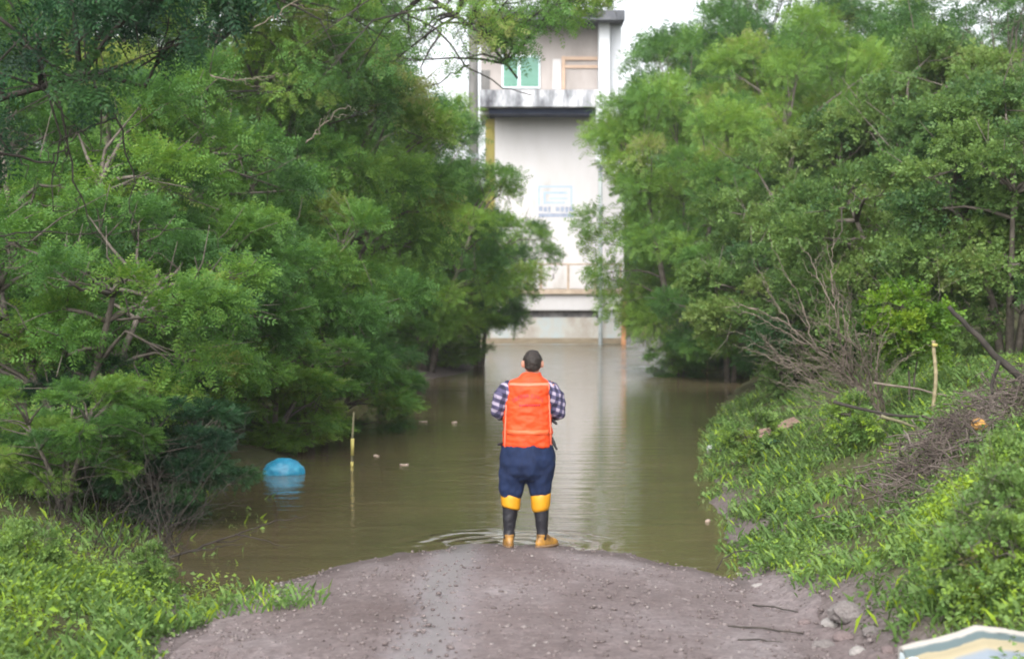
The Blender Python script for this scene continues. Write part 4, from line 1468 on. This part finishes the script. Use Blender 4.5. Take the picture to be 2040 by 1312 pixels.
def build_person():
    root_loc = Vector((PX, PY, person_z))
    hx = .033
    bm = bmesh.new()
    # trunk, neck, head
    add_loft(bm, [(.82, -.01, 0, .19, .14), (.95, -.01, .01, .20, .155), (1.1, -.01, .015, .20, .16), (1.28, -.01, .005, .195, .14),
                  (1.40, 0, -.005, .19, .115), (1.455, .005, -.005, .15, .09), (1.49, .015, -.003, .08, .07)])
    add_tube(bm, [(.015, -.005, 1.42), (.03, 0, 1.53), (hx, .012, 1.60)], [.068, .062, .06], 16)
    add_ball(bm, (hx, .005, 1.642), (.081, .098, .102), 24, 16)
    add_ball(bm, (hx, .035, 1.595), (.060, .066, .068), 20, 12)       # jaw
    add_ball(bm, (hx, .098, 1.615), (.016, .020, .024), 10, 8)        # nose
    add_ball(bm, (hx, .088, 1.645), (.050, .014, .010), 12, 8)        # brow
    add_ball(bm, (hx, .083, 1.575), (.026, .014, .007), 10, 6)        # lips
    for s in (-1, 1):
        add_ball(bm, (hx + s * .088, -.004, 1.626), (.014, .022, .034), 10, 8)
        # arms: elbows out, forearms forward, hands meeting before the belly
        add_tube(bm, [(s * .19, -.005, 1.41), (s * .225, 0, 1.36), (s * .272, .03, 1.20)], [.07, .062, .05], 14)
        add_tube(bm, [(s * .272, .03, 1.20), (s * .215, .17, 1.16), (s * .10, .275, 1.14)], [.05, .046, .032], 14)
        palm = Vector((s * .055, .292, 1.145))
        add_ball(bm, palm, (.045, .020, .038), 12, 8)
        for k in range(4):
            z = 1.172 - .019 * k
            ln = (.060, .070, .066, .052)[k]
            add_tube(bm, [(s * .03, .296, z), (s * (.03 - ln * .5), .307, z - .004), (s * (.03 - ln * .9), .297, z - .010)],
                     [.0095, .009, .008], 8)
        add_tube(bm, [(s * .075, .285, 1.172), (s * .055, .290, 1.200), (s * .035, .294, 1.212)], [.012, .011, .009], 8)
        # legs
        lx = (-.155, .10)[s > 0]
        add_tube(bm, [((-.115, .09)[s > 0], 0, .82), (lx, .005, .48), ((-.172, .114)[s > 0], 0, .12)], [.105, .070, .030], 14)
    body_me = remesh('person', bm, .0065, 3)
    person = link('person', body_me, M['skin'])
    person.location = root_loc
    tag(person, 'person in an orange vest and rubber boots facing the flood', 'person')

    def part(name, me, mat, parent=person):
        o = link(name, me, M[mat])
        o.parent = parent
        return o

    # hair: short dark cap down to the nape
    bm = bmesh.new()
    add_ball(bm, (hx, -.002, 1.652), (.086, .106, .102), 40, 28)
    add_ball(bm, (hx, -.030, 1.612), (.072, .072, .066), 32, 20)
    hm = remesh('hair', bm, .008, 3)
    bm = bmesh.new()
    bm.from_mesh(hm)
    kill = [v for v in bm.verts if (v.co.y > .035 and v.co.z < 1.69 - .0) or v.co.z < 1.562 or (v.co.y > -.045 and v.co.z < 1.655 and abs(v.co.x - hx) > .045)]
    bmesh.ops.delete(bm, geom=kill, context='VERTS')
    for v in bm.verts:
        v.co += (v.co - Vector((hx, 0, 1.65))).normalized() * .007 * noise.noise(v.co * 45)
    bmesh.ops.solidify(bm, geom=bm.faces[:], thickness=.012)
    h = from_bm('hair', bm, M['hair'], person, True)

    # shirt
    bm = bmesh.new()
    add_loft(bm, [(.93, -.01, .005, .205, .16), (1.1, -.01, .015, .212, .17), (1.28, -.008, .005, .205, .150), (1.40, 0, -.005, .20, .123),
                  (1.46, .005, -.004, .155, .095), (1.49, .01, -.003, .09, .075)])
    for s in (-1, 1):
        add_tube(bm, [(s * .185, -.005, 1.405), (s * .235, 0, 1.34), (s * .268, .028, 1.205)], [.080, .083, .070], 18)
        add_tube(bm, [(s * .268, .028, 1.205), (s * .235, .13, 1.175)], [.070, .062], 18)
    part('shirt', remesh('shirt', bm, .009, 4, .010, 16), 'plaid')

    # vest
    bm = bmesh.new()
    add_loft(bm, [(.895, -.012, .012, .222, .180), (.93, -.012, .012, .222, .184), (1.03, -.012, .018, .221, .188), (1.12, -.011, .018, .216, .182),
                  (1.22, -.010, .010, .208, .172), (1.32, -.007, .004, .200, .158), (1.40, -.002, -.002, .199, .142), (1.445, 0, -.003, .198, .124),
                  (1.47, .003, -.003, .185, .108), (1.495, .008, -.003, .140, .094), (1.52, .016, -.003, .098, .086), (1.538, .024, -.002, .082, .082), (1.55, .026, -.002, .074, .074)], 40, 2.5)
    vest_me = remesh('vest', bm, .009, 5, .013, 10, 1.9)
    vest = part('vest', vest_me, 'vest')
    bvh = BVHTree.FromPolygons([v.co.copy() for v in vest_me.vertices], [p.vertices[:] for p in vest_me.polygons])

    def back(x, z, off=.004):
        hit = bvh.ray_cast(Vector((x, -1, z)), Vector((0, 1, 0)))
        return Vector((x, (hit[0].y if hit[0] else 0) - off, z))

    def back_strip(name, rows, mat, off=.004):
        """rows: list of (z, xa, xb); a strip of cloth lying on the vest's back"""
        bm = bmesh.new()
        grid = []
        for z, xa, xb in rows:
            grid.append([bm.verts.new(back(xa + (xb - xa) * k / 24, z, off)) for k in range(25)])
        for a, b in zip(grid, grid[1:]):
            for k in range(24):
                bm.faces.new((a[k], a[k + 1], b[k + 1], b[k]))
        o = from_bm(name, bm, M[mat], vest, True)
        sm = o.modifiers.new('thick', 'SOLIDIFY')
        sm.thickness = .003
        return o
    back_strip('reflective_band', [(1.008, -.195, .178), (1.03, -.195, .178), (1.052, -.195, .178)], 'vest_band')
    back_strip('shoulder_yoke', [(1.440, -.185, .185), (1.452, -.185, .185), (1.464, -.178, .18)], 'vest_edge')
    for s in (-1, 1):
        bm = bmesh.new()
        pts = [back(-.010 + s * w, z, .003) for w, z in [(.180, 1.462), (.186, 1.43), (.188, 1.36), (.190, 1.26), (.196, 1.15), (.202, 1.03), (.204, .93), (.203, .90)]]
        add_tube(bm, pts, .0065, 8)
        from_bm('piping', bm, M['vest_edge'], vest, True)

    # lettering on the back: an arc of capitals over a shorter worn line
    def letter(ch, cx, cz, ang, size):
        cu = bpy.data.curves.new('t', 'FONT')
        cu.body = ch
        cu.size = size
        cu.align_x = 'CENTER'
        o = bpy.data.objects.new('t', cu)
        COL.objects.link(o)
        me = bpy.data.meshes.new_from_object(o.evaluated_get(bpy.context.evaluated_depsgraph_get()))
        bpy.data.objects.remove(o)
        bpy.data.curves.remove(cu)
        for v in me.vertices:
            x, z = v.co.x, v.co.y
            X = cx + x * math.cos(ang) + z * math.sin(ang)
            Z = cz - x * math.sin(ang) + z * math.cos(ang)
            v.co = back(X, Z, .0035)
        me.name = 'letter'
        return me
    word = 'DEFESA CIVIL'
    for k, ch in enumerate(word):
        if ch == ' ':
            continue
        t = (k - (len(word) - 1) / 2) / ((len(word) - 1) / 2)
        ang = t * .62
        cx = -.004 + .205 * math.sin(ang)
        cz = 1.135 + .205 * math.cos(ang)
        part('letter', letter(ch, cx, cz, ang, .045), 'vest_print', vest)
    for k in range(9):
        x = -.085 + .021 * k
        back_strip('worn_print', [(1.262, x, x + .014), (1.270, x, x + .012), (1.278, x + .003, x + .014)], 'vest_print', .0035)

    # side straps and buckles
    for (a, b, r) in [((-.225, .02, 1.16), (-.262, -.01, 1.135), .012), ((-.225, -.03, .925), (-.268, -.06, .918), .012),
                      ((.205, .0, 1.13), (.243, -.03, 1.10), .012), ((.205, -.02, .97), (.232, -.05, .90), .012), ((.232, -.05, .90), (.246, -.06, .875), .009)]:
        bm = bmesh.new()
        add_tube(bm, [a, (Vector(a) + Vector(b)) / 2, b], [r, r * 1.2, r], 8)
        from_bm('strap', bm, M['strap_black'], person, True)

    # trousers
    bm = bmesh.new()
    add_loft(bm, [(.60, -.012, 0, .17, .13), (.66, -.012, -.005, .235, .168), (.74, -.012, -.01, .247, .182), (.84, -.012, -.005, .240, .178), (.92, -.012, 0, .225, .168),
                  (.945, -.012, 0, .20, .15)])
    add_tube(bm, [(-.125, -.004, .74), (-.145, -.004, .62), (-.156, .0, .50), (-.158, .0, .462)], [.130, .124, .108, .094], 20)
    add_tube(bm, [(.098, -.004, .74), (.100, -.004, .62), (.101, .0, .51), (.102, .0, .472)], [.134, .124, .104, .092], 20)
    part('trousers', remesh('trousers', bm, .009, 4, .016, 10, .8), 'trousers')

    # boots
    for s, kx, ax, toe, tilt in ((-1, -.162, -.176, 8, -.02), (1, .106, .118, -48, .015)):
        bm = bmesh.new()
        add_tube(bm, [(kx, 0, .40), (kx * .7 + ax * .3, 0, .33), (ax, 0, .16), (ax, 0, .085)], [.074, .070, .052, .050], 20)
        boot = part('boot', remesh('boot', bm, .007, 3, .004, 22), 'boot_black')
        bm = bmesh.new()
        cx = kx
        add_loft(bm, [(.337 - tilt, cx, 0, .070, .072), (.347, cx, 0, .080, .082), (.365, cx, 0, .084, .086), (.42, cx, 0, .088, .090),
                      (.462, cx, 0, .091, .093), (.472, cx, 0, .087, .089)], 24)
        for v in bm.verts:
            v.co.z += tilt * (v.co.x - cx) / .09
        o = from_bm('boot_cuff', bm, M['boot_yellow'], boot, True)
        # foot: heel under the ankle, toe turned by 'toe' degrees from straight ahead
        A = Matrix.Rotation(R(toe), 4, 'Z')
        bm = bmesh.new()
        add_loft(bm, [(.018, 0, .060, .043, .130), (.042, 0, .058, .044, .130), (.066, 0, .046, .043, .108), (.090, 0, .016, .046, .066),
                      (.118, 0, .0, .047, .052)], 28, 2.4)
        for v in bm.verts:
            v.co = A @ v.co + Vector((ax, -.005, 0))
        me_f = remesh('foot', bm, .006, 4)
        part('boot_foot', me_f, 'boot_foot', boot)
        bm = bmesh.new()
        add_loft(bm, [(-.004, 0, .060, .045, .133), (.012, 0, .060, .047, .136), (.020, 0, .060, .046, .134)], 28, 2.4)
        for v in bm.verts:
            v.co = A @ v.co + Vector((ax, -.005, 0))
        from_bm('boot_sole', bm, M['boot_sole'], boot, True)
    return person


build_person()

# --------------------------------------------------------------- things afloat and along the water
# blue sack
bp = at(566, 942, 21.9)
bm = bmesh.new()
bmesh.ops.create_icosphere(bm, subdivisions=5, radius=1)
for v in bm.verts:
    k = 1 + .05 * noise.noise(v.co * 2.4) + .022 * noise.noise(v.co * 7) + -.035 * abs(noise.noise(v.co * 5 + Vector((2, 8, 1)))) + .012 * noise.noise(v.co * 17)
    v.co = Vector((v.co.x * .265 * k, v.co.y * .19 * k, v.co.z * .20 * k))
bag = from_bm('plastic_sack', bm, M['bag_blue'], None, True)
bag.location = (bp.x, bp.y, .0)
tag(bag, 'bright blue stuffed sack floating beside the left shrubs', 'sack')
bag.rotation_euler = (0, 0, .3)

# yellow marker posts
for px, py0, py1, Y, lab in [(700, 822, 930, 22.8, 'slim yellow marker post in the water below the left shrubs'),
                             (1408, 692, 745, 46.5, 'slim yellow marker post at the water edge under the right trees')]:
    a = at(px, py1, Y)
    top = at(px + 4, py0, Y)
    r = empty('marker_post', (a.x, a.y, -.5), 0, lab, 'marker post', 'yellow marker posts along the flooded road')
    bm = bmesh.new()
    add_tube(bm, [(0, 0, 0), (.012, 0, .5 + top.z * .5), (.03, 0, .5 + top.z)], [.017, .015, .012], 8)
    from_bm('post', bm, M['weathered'], r, True)
    bm = bmesh.new()
    z = .5 + top.z * .38
    add_tube(bm, [(.012, -.004, z - .12), (.016, -.004, z + .10)], [.023, .023], 8, False)
    from_bm('yellow_band', bm, M['marker_yellow'], r, True)
    bm = bmesh.new()
    add_tube(bm, [(.006, -.004, z - .30), (.01, -.004, z - .2)], [.021, .021], 8, False)
    from_bm('yellow_band', bm, M['marker_yellow'], r, True)

# bamboo stake on the right bank
a = at(1862, 842, 17.6)
zb = gz(a.x, a.y)
st = empty('bamboo_stake', (a.x, a.y, zb - .1), 0, 'pale bamboo stake standing upright in the right thicket', 'stake')
top = at(1860, 678, 17.6).z - zb + .1
bm = bmesh.new()
pts, rad = [], []
for k in range(9):
    z = top * k / 8
    for dz_, rr in ((-.012, .021), (0, .026), (.012, .021)):
        if 0 <= z + dz_ <= top:
            pts.append((-.012 * math.sin(k), 0, z + dz_)); rad.append(rr * (1 - .15 * k / 8))
add_tube(bm, pts, rad, 8, False)
from_bm('cane', bm, M['bamboo'], st, True)
bm = bmesh.new()
add_tube(bm, [(0, -.004, top - .06), (.0, -.004, top - .03)], [.030, .030], 8, False)
from_bm('string_tie', bm, M['marker_yellow'], st, True)

# floating leaves and scum
for i, (px, py, w) in enumerate([(843, 840, .075), (905, 841, .05), (750, 908, .05), (805, 926, .06), (1410, 1038, .03)]):
    Y = CAM_H * F_PX / (py - 568)
    bm = bmesh.new()
    n = 14
    top, bot = [], []
    for k in range(n):
        a = 2 * math.pi * k / n
        rr = 1 + .25 * noise.noise(Vector((math.cos(a) * 2 + i * 5, math.sin(a) * 2, i)))
        top.append(bm.verts.new((w * rr * math.cos(a), w * .9 * rr * math.sin(a), .010 + .010 * math.cos(a) ** 2)))
        bot.append(bm.verts.new((w * .95 * rr * math.cos(a), w * .85 * rr * math.sin(a), -.008)))
    bm.faces.new(top)
    bm.faces.new(list(reversed(bot)))
    for k in range(n):
        bm.faces.new((bot[k], bot[(k + 1) % n], top[(k + 1) % n], top[k]))
    o = from_bm('floating_leaf', bm, M['dry_leaf'])
    o.location = (xx(px, Y), Y, 0)
    o.rotation_euler = (0, 0, i * 1.1)
    tag(o, 'flat pale dead leaf floating on the brown water', 'leaf', 'pale leaves floating on the water')

# scraps on the right bank
def on_ground(px, py):
    Y = 8.0
    p = at(px, py, Y)
    while Y < 60:
        p = at(px, py, Y)
        if p.z <= max(gz(p.x, p.y), 0):
            break
        Y += .04
    return Vector((p.x, p.y, max(gz(p.x, p.y), 0)))


def crumple(name, loc, size, mat, label, cat, seed, rz=0.):
    bm = bmesh.new()
    bmesh.ops.create_icosphere(bm, subdivisions=4, radius=1)
    o_ = Vector((seed * 7.7, 2, 3))
    for v in bm.verts:
        k = 1 + .35 * noise.noise(v.co * 1.6 + o_) + .2 * noise.noise(v.co * 4 + o_)
        v.co = Vector((v.co.x * size[0], v.co.y * size[1], v.co.z * size[2])) * k
    o = from_bm(name, bm, M[mat], None, True)
    o.location = loc + Vector((0, 0, size[2] * .6))
    o.rotation_euler = (0, .1, rz)
    return tag(o, label, cat)


crumple('orange_scrap', on_ground(1950, 880) + Vector((0, 0, .12)), (.075, .06, .05), 'orange_scrap', 'crumpled orange yellow scrap on the right brush heap', 'scrap', 1, .4)
crumple('plastic_scrap', on_ground(1668, 846), (.045, .04, .05), 'plastic_white', 'small white scrap lying below the dead bush', 'scrap', 2)
crumple('plastic_scrap', on_ground(1416, 898), (.055, .05, .05), 'plastic_white', 'pale plastic scrap at the tip of the right bank', 'scrap', 3)
crumple('green_tarp', on_ground(1530, 892), (.24, .14, .07), 'tarp_green', 'dark green tarp scrap under the brown plank on the bank', 'tarp', 4, .3)
p = on_ground(1545, 880)
bm = bmesh.new()
add_box(bm, (-.32, -.09, 0), (.32, .09, .035), .006)
for v in bm.verts:
    v.co.z += .03 * math.sin(v.co.x * 6) + .01 * noise.noise(v.co * 9)
o = from_bm('wooden_plank', bm, M['plank_wood'])
o.location = p + Vector((0, 0, .15))
o.rotation_euler = (.35, -.22, .35)
tag(o, 'weathered brown plank on the grassy tip of the right bank', 'plank')
for a, b_, lab, r in [((1430, 905), (1490, 893), 'short dark stick lying at the tip of the right bank', .03),
                      ((1515, 842), (1560, 850), 'dark stick lying in grass above the brown plank', .022),
                      ((1500, 1210), (1590, 1226), 'thin dark twig lying across the right of the road', .006),
                      ((1450, 1252), (1600, 1268), 'long thin twig lying across the right road edge', .007),
                      ((1470, 1280), (1560, 1286), 'dark twig lying nearest the bottom of the road', .006)]:
    pa, pb_ = on_ground(*a), on_ground(*b_)
    o = twig_mesh('fallen_stick', [([Vector((0, 0, r + .01)), (pb_ - pa) * .5 + Vector((0, .02, r + .015)), pb_ - pa + Vector((0, 0, r + .01))], r, r * .7)], M['dark_twig'], jitter=.004)
    o.location = pa
    tag(o, lab, 'stick')
# looped wire standing in the shallows
a = at(1430, 1128, 14.4)
path = [(1428, 1135), (1440, 1112), (1465, 1098), (1490, 1095), (1512, 1103), (1508, 1118), (1496, 1130)]
o = twig_mesh('wire_loop', [([at(x_, y_, 14.4) - a for x_, y_ in path], .006, .005)], M['dark_twig'], jitter=.002)
o.location = a
tag(o, 'thin dark loop of wire arching out of the right shallows', 'wire')

# striped mattress dumped in the lower right corner
def mattress():
    Yb = 9.0
    prof_px = [1795, 1830, 1870, 1905, 1942, 1985, 2030, 2090, 2160, 2260]
    prof_py = [1298, 1288, 1281, 1270, 1256, 1262, 1269, 1268, 1272, 1285]
    nu, nv = 90, 26
    V, Tn = [], []
    for i in range(nu):
        u = i / (nu - 1)
        px = 1795 + u * 465
        py = np.interp(px, prof_px, prof_py)
        b = at(px, py, Yb)
        for j in range(nv):
            t = j / (nv - 1)
            # from the ground behind, over a rounded edge, then sloping to the front
            if t < .18:
                k = t / .18
                off = Vector((0, .10 * (1 - k) ** 2 + .02, -.22 * (1 - k) ** 1.5))
            else:
                k = (t - .18) / .82
                off = Vector((-.05 * k, -.85 * k, -.02 * k - .26 * k ** 1.6 + .012 * math.sin(k * 22)))
            p = b + off
            p.z += .010 * noise.noise(Vector((p.x * 7, p.y * 7, 0))) + .02 * noise.noise(Vector((p.x * 3, p.y * 2, 4)))
            V.append(p)
            Tn.append(np.clip((t - .12) / .88, 0, 1))
    V = np.array(V)
    org = Vector((xx(2000, 8.7), 8.7, gz(xx(2000, 8.7), 8.7)))
    i = (np.arange(nu - 1)[:, None] * nv + np.arange(nv - 1)[None, :]).ravel()
    q = np.stack([i, i + nv, i + nv + 1, i + 1], -1)
    root = empty('striped_mattress', org, 0, 'dumped mattress with cream blue and yellow stripes in the lower right corner', 'mattress')
    o = link('cover', np_mesh('cover', V - np.array(org), q, np.array(Tn), True), M['ticking'], root)
    sm = o.modifiers.new('thick', 'SOLIDIFY')
    sm.thickness = .03
    # padded end that shows as a pale rounded block
    bm = bmesh.new()
    e = at(1812, 1291, Yb) - org
    add_box(bm, (e.x - .05, e.y - .75, e.z - .30), (e.x + .035, e.y + .03, e.z), .025)
    for v in bm.verts:
        v.co += Vector(noise.noise_vector(v.co * 6)) * .008
    from_bm('side_panel', bm, M['pale_frame'], root, True)


mattress()


# --------------------------------------------------------------- damp air
def haze():
    m = bpy.data.materials.new('damp_air')
    m.use_nodes = True
    n, l = m.node_tree.nodes, m.node_tree.links
    n.clear()
    o = n.new('ShaderNodeOutputMaterial')
    v = n.new('ShaderNodeVolumePrincipled')
    v.inputs['Color'].default_value = (.93, .95, .97, 1)
    v.inputs['Density'].default_value = HAZE
    v.inputs['Anisotropy'].default_value = .2
    l.new(v.outputs[0], o.inputs['Volume'])
    bm = bmesh.new()
    add_box(bm, (-140, -30, -3.2), (140, 160, 26), 0)
    return tag(from_bm('haze', bm, m), kind='stuff')


HAZE = .0005
haze()
